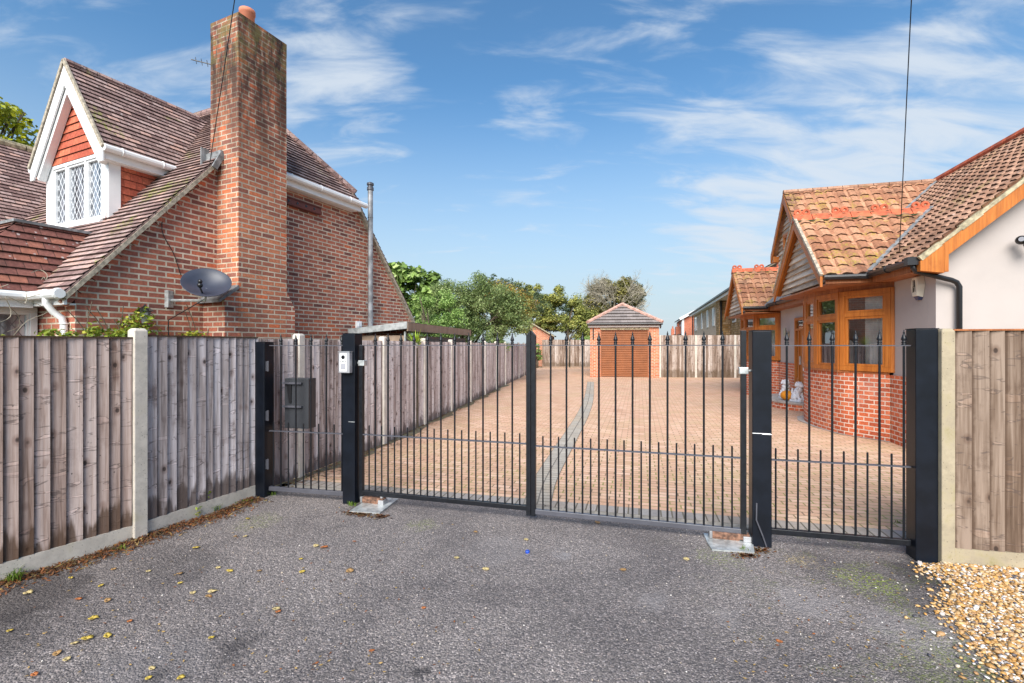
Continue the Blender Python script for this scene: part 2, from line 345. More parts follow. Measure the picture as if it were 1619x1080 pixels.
wood('fence_back', [(.40, (.10, .06, .04)), (.53, (.27, .195, .15)), (.67, (.52, .44, .39))], wet=(.1, .6, (.10, .065, .035)), streak=.8)
wood('fence_tan', [(.38, (.055, .032, .019)), (.53, (.13, .084, .058)), (.70, (.27, .2, .155))], streak=.85, edge=.022)
wood('weatherboard', [(.40, (.26, .2, .15)), (.53, (.5, .41, .32)), (.67, (.7, .61, .51))], knots=False)
wood('shed_board', [(.25, (.18, .12, .08)), (.5, (.32, .23, .17)), (.8, (.5, .4, .33))], knots=False)
wood('oak_frame', [(.38, (.36, .105, .016)), (.53, (.5, .165, .028)), (.68, (.64, .25, .055))], knots=False, streak=.35, rough=.45)
wood('oak_brown', [(.38, (.26, .085, .03)), (.53, (.38, .14, .05)), (.68, (.5, .2, .08))], knots=False, streak=.35, rough=.5)
plain('white_upvc', (.8, .8, .8), .35, var=.03)
plain('render_wall', (.42, .372, .35), .9, var=.05, sc=1.2, bump=.25)
plain('black_paint', (.005, .007, .012), .34, spec=.28, var=.3, bump=.05)
plain('black_steel', (.007, .008, .011), .38, spec=.35, var=.3, sc=30)
plain('rail_steel', (.07, .07, .085), .4, spec=.6)
plain('black_plastic', (.012, .012, .014), .35)
plain('letterbox_grey', (.028, .03, .036), .5)
plain('lead', (.2, .205, .21), .7, var=.4, sc=12, metal=0)
plain('galv', (.5, .52, .52), .35, metal=.5, var=.3, sc=20)
plain('rust', (.16, .08, .05), .8, var=.7, sc=25)
plain('terracotta', (.47, .105, .045), .8, var=.35, sc=7, bump=.4)
plain('pot_clay', (.55, .19, .11), .8)
plain('steel_dull', (.3, .3, .31), .5, var=.4, sc=5, metal=.3)
plain('intercom_metal', (.4, .4, .42), .4, metal=.4, var=.05)
plain('dark_lens', (.01, .01, .012), .1)
plain('mid_grey', (.3, .3, .33), .4)
plain('alarm_cream', (.72, .68, .56), .4, var=.05)
plain('alarm_blue', (.01, .03, .1), .3)
plain('lion_stone', (.72, .71, .74), .7, var=.1, sc=30)
plain('pumpkin_skin', (.75, .27, .01), .45, var=.15)
plain('pumpkin_stem', (.2, .16, .05), .8)
plain('pink_cloth', (.7, .1, .35), .8)
plain('curtain', (.85, .8, .74), .9)
plain('room', (.42, .38, .33), .9)
plain('dark_fabric', (.03, .03, .035), .7)
plain('mortar_grey', (.36, .31, .24), .9, var=.4, sc=20, bump=.3)
plain('mortar_pale', (.34, .29, .19), .9, var=.5, sc=14, bump=.5)
plain('bark', (.10, .075, .05), .9, var=.4, sc=12)
plain('bark_grey', (.33, .29, .22), .9, var=.3, sc=5)
plain('garage_door', (.25, .085, .03), .5, var=.12, sc=3)
plain('blue_plastic', (.01, .06, .4), .4)
plain('orange_step', (.45, .14, .06), .8, var=.2)
plain('slab', (.4, .36, .33), .8, var=.2)
plain('timber_grey', (.3, .31, .31), .7, var=.3, sc=12)
plain('brass', (.4, .37, .3), .4, metal=.6)

def concrete(name, col, moss=0):
    t = NT(name); p = t.obj(); n = t.noise(p, 9., 6, .7)
    c = t.mix(t.mr(n, .3, .7), tuple(x * .8 for x in col), tuple(x * 1.1 for x in col))
    pit = t.n('ShaderNodeTexVoronoi', {'Vector': p, 'Scale': 55.}).outputs[0]; pk = t.mr(pit, .22, .1); sel = t.mr(t.noise(p, 30., 2), .5, .58)
    c = t.mix(t.math('MULTIPLY', t.math('MULTIPLY', pk, sel), .75), c, (.06, .05, .03))
    c = t.mix(t.mr(t.noise(p, 4.5, 6, .7), .5, .75, 0, .5 + moss), c, (.22, .19, .08))
    t.bump(t.math('SUBTRACT', n, pk), .4, .004); M[name] = t.fin(c, .9, spec=.2)
concrete('concrete', (.58, .52, .45)); concrete('concrete_lichen', (.37, .31, .22), .35); concrete('concrete_pale', (.68, .62, .55))

# glass: real pane, part mirror, part see-through
t = NT('glass'); fr = t.n('ShaderNodeFresnel', {'IOR': 1.5}).outputs[0]
gl = t.n('ShaderNodeBsdfGlossy', {'Roughness': .015, 'Color': (.95, .97, 1, 1)}); tr = t.n('ShaderNodeBsdfTransparent', {'Color': (.9, .92, .9, 1)})
mx = t.n('ShaderNodeMixShader', {0: t.math('ADD', t.math('MULTIPLY', fr, 1.6), .16, True), 1: tr.outputs[0], 2: gl.outputs[0]}); t.t.links.new(mx.outputs[0], t.out.inputs[0]); M['glass'] = t.m
def leaded(name, lead, dark, light):
    t = NT(name); u = t.n('ShaderNodeSeparateXYZ', {0: t.uv()}); k = 1 / .135
    def lines(sg):
        e = t.math('ADD', t.math('MULTIPLY', u.outputs[0], k * 1.25), t.math('MULTIPLY', u.outputs[1], k * .8 * sg)); f = t.math('FRACT', e)
        return t.math('LESS_THAN', t.math('MINIMUM', f, t.math('SUBTRACT', 1., f)), .055)
    ln = t.math('MAXIMUM', lines(1), lines(-1))
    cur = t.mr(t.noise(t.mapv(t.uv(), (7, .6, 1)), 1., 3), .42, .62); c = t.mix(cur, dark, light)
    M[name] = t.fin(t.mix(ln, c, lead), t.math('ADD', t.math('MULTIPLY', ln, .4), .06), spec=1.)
leaded('leaded_white', (.75, .77, .8), (.045, .05, .06), (.2, .22, .26)); leaded('leaded_dark', (.06, .06, .07), (.10, .10, .11), (.5, .49, .5))

def leafm(name, stops, tr=.25):
    t = NT(name); c = t.ramp(t.rnd(), stops); c = t.mix(t.mr(t.noise(t.pos(), 2.0, 3), .4, .62, 0, .5), c, t.mix(1., c, (.55, .6, .5), 'MULTIPLY'))
    t.fin(c, .5, spec=.35)
    tl = t.n('ShaderNodeBsdfTranslucent', {'Color': c}); mx = t.n('ShaderNodeMixShader', {0: tr, 1: t.b.outputs[0], 2: tl.outputs[0]}); t.t.links.new(mx.outputs[0], t.out.inputs[0]); M[name] = t.m
leafm('leaf_fig', [(0, (.09, .15, .04)), (.6, (.27, .4, .09)), (1, (.52, .62, .25))])
leafm('leaf_bush', [(0, (.08, .13, .04)), (.6, (.27, .35, .12)), (1, (.52, .57, .29))])
leafm('leaf_light', [(0, (0.123, 0.228, 0.052)), (.6, (0.315, 0.473, 0.123)), (1, (0.560, 0.700, 0.263))])
leafm('leaf_dark', [(0, (0.052, 0.088, 0.044)), (.7, (0.140, 0.193, 0.096)), (1, (0.245, 0.315, 0.175))])
leafm('leaf_orange', [(0, (0.123, 0.175, 0.052)), (.5, (0.350, 0.298, 0.070)), (1, (0.630, 0.280, 0.070))])
leafm('leaf_yellow', [(0, (.12, .15, .045)), (.6, (.33, .35, .09)), (1, (.62, .55, .15))])
leafm('leaf_ivy', [(0, (.09, .095, .03)), (.6, (.26, .24, .07)), (1, (.5, .42, .12))])
leafm('leaf_maple', [(0, (0.158, 0.210, 0.035)), (.6, (0.455, 0.473, 0.035)), (1, (0.800, 0.735, 0.035))])
leafm('leaf_creeper', [(0, (.09, .16, .015)), (.6, (.3, .36, .04)), (1, (.6, .5, .08))])
leafm('leaf_grass', [(0, (.06, .12, .01)), (1, (.25, .36, .05))])
leafm('leaf_yucca', [(0, (.18, .32, .02)), (1, (.5, .62, .06))])
leafm('mulch', [(0, (.05, .025, .015)), (.35, (.16, .065, .03)), (.6, (.3, .10, .03)), (.8, (.09, .06, .035)), (1, (.42, .27, .1))], .05)
for nm, c in [('yellow', (.6, .43, .07)), ('brown', (.42, .24, .09)), ('orange', (.5, .16, .04)), ('pale', (.62, .48, .22))]:
    t = NT('leaf_fallen_' + nm); n = t.noise(t.obj(), 30., 4); M['fallen_' + nm] = t.fin(t.mix(t.mr(n, .35, .7), tuple(x * .6 for x in c), c), .55)
t = NT('pebble'); r = t.rnd(); c = t.ramp(r, [(0, (.06, .06, .08)), (.08, (.12, .11, .12)), (.1, (.3, .17, .06)), (.3, (.52, .27, .07)), (.5, (.58, .38, .17)), (.65, (.36, .2, .09)), (.8, (.62, .5, .34)), (.92, (.6, .56, .54)), (1, (.74, .72, .72))])
c = t.mix(t.mr(t.noise(t.pos(), 120., 4), .4, .65, 0, .4), c, t.mix(1., c, (.6, .5, .4), 'MULTIPLY')); M['pebble'] = t.fin(c, .55)
t = NT('stone_chip'); r = t.rnd(); M['stone_chip'] = t.fin(t.ramp(r, [(0, (.08, .075, .085)), (.5, (.22, .2, .21)), (.75, (.36, .33, .33)), (.9, (.45, .36, .27)), (1, (.7, .66, .62))]), .6)
# ------------------------------------------------------------ ground
def ground_mat():
    t = NT('asphalt_mat'); p = t.pos()
    v1 = t.n('ShaderNodeTexVoronoi', {'Vector': p, 'Scale': 120.}); v2 = t.n('ShaderNodeTexVoronoi', {'Vector': p, 'Scale': 55.})
    g1 = t.n('ShaderNodeSeparateXYZ', {0: v1.outputs['Color']}).outputs[0]; g2 = t.n('ShaderNodeSeparateXYZ', {0: v2.outputs['Color']}).outputs[1]
    st = t.ramp(g1, [(0, (.10, .092, .09)), (.45, (.19, .171, .158)), (.75, (.26, .23, .218)), (.93, (.37, .33, .315)), (1, (.52, .46, .43))])
    st2 = t.ramp(g2, [(0, (.10, .09, .092)), (.6, (.2, .179, .163)), (.9, (.3, .26, .25)), (1, (.42, .34, .3))])
    c = t.mix(t.mr(v2.outputs[0], .55, .35, 0, .6), st, st2)
    c = t.mix(t.mr(v1.outputs[0], .42, .75, 0, .65), c, (.07, .064, .07))
    big = t.noise(p, .75, 6, .6, .3); c = t.mix(t.mr(big, .38, .6), t.mix(1., c, (.78, .76, .77), 'MULTIPLY'), t.mix(1., c, (1.14, 1.11, 1.1), 'MULTIPLY'))
    xyz = t.n('ShaderNodeSeparateXYZ', {0: p})
    def spot(x, y, r, k, e=.35):
        d = t.n('ShaderNodeVectorMath', {0: p, 1: (x, y, 0)}, operation='DISTANCE').outputs['Value']
        return t.mr(t.math('ADD', d, t.math('MULTIPLY', t.noise(p, 5., 8, .78), e * 1.8)), r + .05 + e * .9, r * .8 + e * .78, 0, k)
    # worn pale patches, damp dark patches, moss
    for x, y, r, k in [(.39, 3.62, .06, .7), (.9, 2.95, .1, .4), (1.85, 2.95, .2, .35), (1.25, 2.75, .1, .25), (-.1, 3.7, .25, .2), (2.3, 2.6, .3, .3), (-1.8, 2.3, .3, .2)]:
        c = t.mix(spot(x, y, r, k), c, (.27, .25, .25))
    for x, y, r, k in [(-1.45, 2.5, .10, .5), (-1.7, 2.3, .05, .5), (-.45, 2.28, .05, .7), (-2.9, 2.6, .3, .4), (-2.4, 3.4, .3, .3), (2.6, 3.35, .6, .3), (2.2, 2.0, .5, .25), (-1.4, 4.65, .22, .5), (2.9, 3.3, .25, .55)]:
        c = t.mix(spot(x, y, r, k), c, (.022, .02, .022))
    c = t.mix(spot(-3.1, 3.0, .35, .6), c, (.025, .021, .022))
    tr_ = t.noise(t.mapv(p, (2.2, .35, 1), rot=(0, 0, R(8))), 1., 6, .65); c = t.mix(t.mr(tr_, .5, .7, 0, .15), c, t.mix(1., c, (.62, .6, .6), 'MULTIPLY'))
    mz = t.math('MULTIPLY', t.mr(xyz.outputs[0], .9, 2.2), t.mr(t.noise(p, 2.4, 5, .7), .5, .66))
    fine = t.mr(t.noise(p, 60., 5, .8), .5, .57, 0, .7)
    c = t.mix(t.math('MULTIPLY', mz, fine), c, (.14, .17, .025))
    for x, y, r, k in [(2.4, 3.2, .2, .8), (1.55, 3.55, .15, .4), (-.8, 4.2, .12, .4), (-2.3, 4.3, .2, .35), (2.35, 2.2, .45, .35)]:
        c = t.mix(t.math('MULTIPLY', spot(x, y, r, k), t.mr(t.noise(p, 55., 5, .8), .5, .56)), c, (.22, .27, .03))
    c = t.mix(t.math('MULTIPLY', spot(2.15, 3.5, .1, .9), fine), c, (.6, .46, .22))
    hb = t.math('ADD', t.math('MULTIPLY', v1.outputs[0], -.7), t.math('MULTIPLY', v2.outputs[0], -.8)); t.bump(t.math('ADD', hb, t.math('MULTIPLY', t.noise(p, 12., 4), .6)), 1., .007)
    return t.fin(c, .62, spec=.35)
def paving_mat(name, stops, jc, moss=True, bw=.2, rh=.1, rot=0):
    t = NT(name); u = t.uv(); p = t.pos()
    b = t.n('ShaderNodeTexBrick', {'Vector': u, 'Color1': (0, 0, 0, 1), 'Color2': (1, 1, 1, 1), 'Mortar': (.5, .5, .5, 1), 'Scale': 1., 'Mortar Size': .0075, 'Mortar Smooth': .2, 'Bias': 0., 'Brick Width': bw, 'Row Height': rh})
    c = t.ramp(b.outputs[0], stops); n = t.noise(p, 30., 6, .7); c = t.mix(t.mr(n, .3, .7), t.mix(1., c, (.9, .88, .87), 'MULTIPLY'), t.mix(1., c, (1.06, 1.06, 1.06), 'MULTIPLY'))
    c = t.mix(t.mr(t.noise(p, .55, 5, .65), .42, .68, 0, .4), c, (.5, .36, .22)); c = t.mix(t.mr(t.noise(t.mapv(p, (1.6, .22, 1), rot=(0, 0, R(12))), 1., 6, .7), .5, .7, 0, .4), c, t.mix(1., c, (.66, .6, .58), 'MULTIPLY'))
    c = t.mix(t.mr(t.noise(p, 1.7, 6, .7), .6, .72, 0, .5), c, (.6, .48, .42))
    jcol = t.mix(t.mr(t.noise(p, 1.6, 4, .7), .42, .56), jc, (.16, .19, .02)) if moss else jc
    yy = t.n('ShaderNodeSeparateXYZ', {0: p}).outputs[1]
    if moss: jcol = t.mix(t.mr(yy, 5., 11.), jcol, (.24, .15, .1))
    c = t.mix(b.outputs[1], c, jcol)
    if moss:
        sp = t.math('MULTIPLY', t.mr(t.noise(p, 1.3, 4), .5, .62), t.mr(t.noise(p, 30., 4, .7), .5, .62, 0, .5)); c = t.mix(sp, c, (.36, .36, .1)); c = t.mix(.22, c, (.64, .42, .27))
    t.bump(t.math('ADD', t.math('MULTIPLY', b.outputs[1], -1.), t.math('MULTIPLY', n, .3)), .6, .008)
    return t.fin(c, .8, spec=.3)
UA = (math.cos(R(15)), -math.sin(R(15)))       # along the gates
VA = (math.sin(R(15)), math.cos(R(15)))        # into the drive
def flat(name, pts, z, m, kind='structure'):
    mb = MB(); mb.face([(p[0], p[1], z) for p in pts], uv=[(p[0] * UA[0] + p[1] * UA[1], p[0] * VA[0] + p[1] * VA[1]) for p in pts]); return struct(name, mb, m, kind)
t = NT('earth_mat'); n = t.noise(t.pos(), .4, 7, .7); t.fin(t.mix(t.mr(n, .35, .65), (.06, .075, .025), (.14, .12, .06)), .95)
flat('ground', [(-600, -40), (600, -40), (600, 1500), (-600, 1500)], 0, t.m)
FD = lambda Y: -2.08 + .157 * (Y - 7.64)      # drive fence x at depth Y
g0 = V((-2.9, 5.05)); g1_ = V((3.35, 3.43))    # paving / asphalt seam under the gates
flat('asphalt', [(-3.62, -5), (5.5, -5), (5.5, 2.9), (3.39, 3.84), (-2.63, 5.45), (-2.72, 5.12), (-3.05, 3.96), (-3.46, 3.2)], .004, ground_mat())
pm = paving_mat('paving_mat', [(0, (.53, .30, .2)), (.4, (.62, .37, .255)), (.75, (.69, .43, .31)), (1, (.77, .52, .39))], (.12, .08, .05))
flat('paving', [(-2.63, 5.44), (3.39, 3.83), (6.4, 3.2), (9.5, 14), (14, 24), (12, 34.5), (1.2, 34.5), (FD(26), 26), (FD(7.64), 7.64), (-2.6, 5.74)], .006, pm)
gm = paving_mat('paving_grey_mat', [(0, (.27, .25, .24)), (1, (.37, .34, .32))], (.14, .12, .09), False, bw=.1, rh=.2)
a, b = V((-2.62, 5.45)), V((3.39, 3.85)); vv = V(VA)
flat('paving_edge', [a, b, b + vv * .2, a + vv * .2], .010, gm)
t = NT('kerb_mat'); n = t.noise(t.pos(), 14., 6, .7); t.fin(t.mix(t.mr(n, .35, .65), (.36, .32, .27), (.2, .18, .155)), .9)
flat('threshold_strip', [a - vv * .10, b - vv * .10, b + vv * .002, a + vv * .002], .012, t.m)
# curved grey band
cpts = [G(849, 800), G(861, 762), G(882, 724), G(907, 682), G(922, 655), G(931, 630), G(934, 604)]
def crom(ps, k=8):
    out = []
    for i in range(len(ps) - 1):
        p0, p1, p2, p3 = ps[max(i - 1, 0)], ps[i], ps[i + 1], ps[min(i + 2, len(ps) - 1)]
        for j in range(k):
            t_ = j / k; out.append(.5 * ((2 * p1) + (p2 - p0) * t_ + (2 * p0 - 5 * p1 + 4 * p2 - p3) * t_ ** 2 + (3 * p1 - p0 - 3 * p2 + p3) * t_ ** 3))
    return out + [ps[-1]]
cp = crom(cpts); mb = MB(); acc = 0
for i in range(len(cp) - 1):
    d = (cp[i + 1] - cp[i]); s_ = V((-d.y, d.x, 0)).normalized() * .14; e = (cp[min(i + 2, len(cp) - 1)] - cp[i + 1]) if i + 2 < len(cp) else d; s2 = V((-e.y, e.x, 0)).normalized() * .14
    q = [cp[i] + s_, cp[i] - s_, cp[i + 1] - s2, cp[i + 1] + s2]
    mb.face([(p.x, p.y, .014) for p in q][::-1], uv=[(acc + d.length, .0), (acc + d.length, .28), (acc, .28), (acc, 0)]); acc += d.length
struct('paving_band', mb, paving_mat('paving_band_mat', [(0, (.36, .325, .28)), (1, (.47, .43, .37))], (.16, .14, .12), False, bw=.1, rh=.14))
# damp soil strip along the drive fence
mb = MB(); rg = random.Random(3); N = 40
for i in range(N):
    Y0, Y1 = 5.2 + i * .35, 5.2 + (i + 1) * .35
    fx = lambda Y: (FD(Y) if Y > 7.64 else (-2.72 + (Y - 5.12) * .254))
    wd = lambda Y: .16 + .07 * math.sin(Y * 3.1) + .04 * math.sin(Y * 8.3)
    mb.face([(fx(Y0), Y0, .012), (fx(Y0) + wd(Y0), Y0, .012), (fx(Y1) + wd(Y1), Y1, .012), (fx(Y1), Y1, .012)])
t = NT('soil_mat'); n = t.noise(t.pos(), 18., 6, .75); t.bump(n, .8, .02); t.fin(t.ramp(n, [(.3, (.07, .055, .035)), (.5, (.17, .14, .1)), (.62, (.16, .17, .05)), (.75, (.3, .22, .12))]), .95)
struct('soil_strip', mb, t.m)
# gravel bed with pebbles lying on it
ge = [(3.02, 3.46), (2.92, 3.15), (2.62, 2.85), (2.42, 2.4), (2.3, 2.0), (2.05, 1.4), (2.0, .6)]
t = NT('gravel_bed_mat'); n = t.n('ShaderNodeTexVoronoi', {'Vector': t.pos(), 'Scale': 60.}); t.bump(n.outputs[0], .8, .01); t.fin(t.ramp(t.n('ShaderNodeSeparateXYZ', {0: n.outputs['Color']}).outputs[0], [(0, (.12, .08, .05)), (.5, (.4, .25, .1)), (1, (.55, .42, .3))]), .9)
flat('gravel_bed', ge + [(5.5, .6), (5.5, 2.9)], .008, t.m)
ICO = None
def ico():
    global ICO
    if ICO is None:
        import bmesh
        bm = bmesh.new(); bmesh.ops.create_icosphere(bm, subdivisions=1, radius=1); bm.verts.ensure_lookup_table()
        ICO = ([v.co.copy() for v in bm.verts], [[v.index for v in f.verts] for f in bm.faces]); bm.free()
    return ICO
def pebble(mb, x, y, z, s, rg, flatness=.5):
    vs, fs = ico(); rx, ry, rz = s * rg.uniform(.7, 1.3), s * rg.uniform(.6, 1.1), s * rg.uniform(flatness * .6, flatness * 1.3)
    Mx = Matrix.Rotation(rg.uniform(0, 6.28), 3, 'Z') @ Matrix.Rotation(rg.uniform(-.5, .5), 3, 'X')
    mb.mesh([Mx @ V((v.x * rx * rg.uniform(.8, 1.15), v.y * ry * rg.uniform(.8, 1.15), v.z * rz)) + V((x, y, z)) for v in vs], fs, r=rg.random())
def gx(Y):
    for (x0, y0), (x1, y1) in zip(ge, ge[1:]):
        if y1 <= Y <= y0: return x1 + (x0 - x1) * (Y - y1) / (y0 - y1)
    return 3.05
mb = MB(); rg = random.Random(5); k = 0
while k < 9500:
    Y = rg.uniform(1.5, 3.5); X = rg.uniform(1.9, 4.0); e = X - gx(Y)
    if Y > 3.5 - (X - 3.05) * .2 - .04 or X / Y > 1.22: continue
    if e < -.35: continue
    if e < .05 and rg.random() > math.exp(-(.05 - e) * 16): continue
    pebble(mb, X, Y, .012 + rg.uniform(0, .016) * (1 if e > .05 else 0), rg.uniform(.006, .0155) * (1.6 if rg.random() < .05 else 1), rg); k += 1
tag(mb.build('gravel', M['pebble'], smooth=True), kind='stuff')
mb = MB(); rg = random.Random(8)
for k in range(2600):
    Y = 1.6 + 2.6 * rg.random() ** 1.3; X = rg.uniform(-2.6, 2.9)
    if X / Y < -1.15 and Y < 3: continue
    rt = rg.random() < (.75 if X > 1.2 else .5)
    pebble(mb, X, Y, .006, rg.uniform(.0025, .006) * (1.5 if rg.random() < .04 else 1), rg, .6)
tag(mb.build('loose_stones', M['stone_chip'], smooth=True), kind='stuff')

# ------------------------------------------------------------ fences
def panel(mb, p0, p1, z0, z1, bw=.088, seed=0, jag=.004):
    p0, p1 = V((p0[0], p0[1], 0)), V((p1[0], p1[1], 0)); d = p1 - p0; Ln = d.length; d.normalize(); n = V((d.y, -d.x, 0)); rg = random.Random(seed); s = 0
    while s < Ln - .02:
        wd = min(bw * rg.uniform(.86, 1.14), Ln - s); e = s + wd + (.006 if s + wd < Ln - .03 else 0); r = rg.random(); j = rg.uniform(-jag, jag); tw = rg.uniform(-.003, .003)
        a, b = p0 + d * s, p0 + d * e
        th, tn = .026 + j, .003
        v = [a + n * tn, b + n * (th + tw), b - n * .004, a - n * .004]; zb = z0 - rg.uniform(0, .004)
        vs = [q + V((0, 0, zb)) for q in v] + [q + V((0, 0, z1)) for q in v]
        mb.mesh(vs, [(0, 1, 5, 4), (1, 2, 6, 5), (2, 3, 7, 6), (3, 0, 4, 7), (4, 5, 6, 7), (3, 2, 1, 0)], r); mb.uv[-6] = [(0, zb), (wd, zb), (wd, z1), (0, z1)]
        s += wd
def facing(p0, p1):   # order the ends so that the board side (n) looks at the camera
    d = V((p1[0] - p0[0], p1[1] - p0[1])); n = V((d.y, -d.x)); m = -(V(p0) + V(p1)) / 2
    return (p0, p1) if n.dot(m) > 0 else (p1, p0)
def fence(name, label, pts, woods, h=1.69, gb=.13, posth=1.73, cap=True, posts=None, conc='concrete', seed=0, bw=.088, group=None, pw=.1):
    root = empty(name, (0, 0, 0), 0, label, 'fence', group)
    n = len(pts)
    for i in range(n - 1):
        a, b = V(pts[i]), V(pts[i + 1]); d = (b - a).normalized(); a2, b2 = a + d * (pw / 2 - .005), b - d * (pw / 2 - .005)
        q0, q1 = facing(tuple(a2), tuple(b2)); hh = h[i] if isinstance(h, (list, tuple)) else h
        mb = MB(); panel(mb, q0, q1, gb, hh, seed=seed + i, bw=bw); mb.build('panel', M[woods[i % len(woods)]], root)
        dd = (V(q1) - V(q0)).normalized(); nn = V((dd.y, -dd.x))
        if gb > .05:
            mb = MB(); c = (V(q0) + V(q1)) / 2; Ln = (V(q1) - V(q0)).length / 2
            mb.obox((c.x + nn.x * .004, c.y + nn.y * .004, gb / 2), (dd.x * Ln, dd.y * Ln, 0), (nn.x * .022, nn.y * .022, 0), (0, 0, gb / 2 - .002)); mb.build('gravel_board', M[conc], root)
        if cap:
            mb = MB(); c = (V(q0) + V(q1)) / 2; Ln = (V(q1) - V(q0)).length / 2; mb.obox((c.x + nn.x * .008, c.y + nn.y * .008, hh + .006), (dd.x * Ln, dd.y * Ln, 0), (nn.x * .024, nn.y * .024, 0), (0, 0, .006)); mb.build('capping', M['oak_brown' if cap == 2 else 'fence_tan'], root)
    for i in (posts if posts is not None else range(n)):
        p = V(pts[i]); d = (V(pts[min(i + 1, n - 1)]) - V(pts[max(i - 1, 0)])).normalized(); q = V((d.y, -d.x)); mb = MB(); k = pw / 2
        base = [p + d * a * k + q * b * k for a, b in ((-1, -1), (1, -1), (1, 1), (-1, 1))]
        vs = [(x.x, x.y, 0) for x in base] + [(x.x, x.y, posth - .02) for x in base] + [((x.x - p.x) * .7 + p.x, (x.y - p.y) * .7 + p.y, posth) for x in base]
        mb.mesh(vs, [(3, 2, 1, 0), (8, 9, 10, 11)] + [(i_, (i_ + 1) % 4, 4 + (i_ + 1) % 4, 4 + i_) for i_ in range(4)] + [(4 + i_, 4 + (i_ + 1) % 4, 8 + (i_ + 1) % 4, 8 + i_) for i_ in range(4)])
        mb.build('post', M[conc], root, bevel=.006)
    return root
fence('boundary_fence', 'weathered close-board fence with a pale concrete post, in front of the left brick house', [(-3.92, 2.3), (-3.1, 3.93), (-2.70, 5.07)], ['fence_pink', 'fence_grey'], h=[1.655, 1.675], posts=[0, 1], seed=11, posth=1.74, bw=.086)
dp = [(-2.76, 5.0), (-2.58, 5.74), (-2.08, 7.64)] + [(FD(7.64 + 1.9 * i), 7.64 + 1.9 * i) for i in range(1, 10)] + [(FD(26), 26)]
fence('driveway_fence', 'long grey close-board fence with concrete posts running down the left side of the brick-paved drive', dp, ['fence_drive'], h=1.675, posts=list(range(1, len(dp))), seed=31, posth=1.74, cap=False, gb=0.02, bw=.1, conc='concrete_pale')
fence('garden_fence', 'brown and tan close-board fence with one concrete post, beside the gravel at the right edge', [(3.165, 3.47), (5.0, 3.09)], ['fence_tan'], h=1.705, posts=[0], seed=53, posth=1.722, conc='concrete_lichen', gb=.13, cap=2, bw=.105, pw=.085)
fence('rear_fence', 'tall weathered close-board fence behind the drive, to the right of the small garage', [(7.36, 23.6), (9.1, 23.5), (10.95, 23.3), (12.8, 23.2)], ['fence_back'], h=2.1, posts=[0, 1, 2], seed=71, posth=2.1, cap=False, gb=0, bw=.11)
fence('far_fence', 'grey close-board fence at the back of the drive, to the left of the small garage', [(2.2, 33.8), (4.1, 33.8), (6.2, 33.8)], ['fence_back'], h=2.0, posts=[0], seed=81, posth=2.0, cap=False, gb=.1, bw=.13, conc='shed_board')

# ------------------------------------------------------------ gate posts and gates
ca, sa = math.cos(R(15)), math.sin(R(15)); u3 = V((ca, -sa, 0)); v3 = V((sa, ca, 0))
def steel_post(front, h, label, marks=None):
    root = empty('gate_post', (front[0] + v3.x * .07, front[1] + v3.y * .07, 0), R(-15), label, 'gate post', 'black steel gate posts')
    mb = MB(); mb.box(-.07, -.07, 0, .07, .07, h); mb.build('shaft', M['black_paint'], root, bevel=.006)
    mb = MB(); mb.box(-.073, -.073, h, .073, .073, h + .006); mb.build('cap', M['black_paint'], root)
    return root
p1 = steel_post(G(409, 787), 1.63, 'square black gate post with three small hinges, at the end of the left-hand wooden fence')
p2 = steel_post(G(551, 798), 1.715, 'square black gate post carrying the silver intercom')
p3 = steel_post(G(1205, 866), 1.715, 'square black gate post with a white scuff line, right of the wide gate')
p4 = steel_post(G(1466, 890), 1.72, 'square black gate post next to the concrete fence post and the gravel')
for z in (.35, .86, 1.38):
    mb = MB(); mb.box(.07, -.05, z - .05, .082, -.02, z + .05); mb.lathe([(.008, -.055), (.008, .055)], (.086, -.035, z), 8); mb.build('hinge', M['rail_steel'], p1)
mb = MB(); mb.box(-.0702, -.0716, .90, .06, -.0702, .905); mb.box(.0, -.0716, .895, .07, -.0702, .90); mb.build('scuff', M['white_upvc'], p3)
mb = MB(); mb.box(-.0, -.0716, .83, .071, -.0702, .836); mb.build('scuff', M['galv'], p2)
mb = MB(); mb.tube([(-.04, -.073, .35), (-.045, -.085, .22), (0, -.09, .1), (.03, -.08, .01)], .006, 6); mb.build('cable', M['rail_steel'], p3)

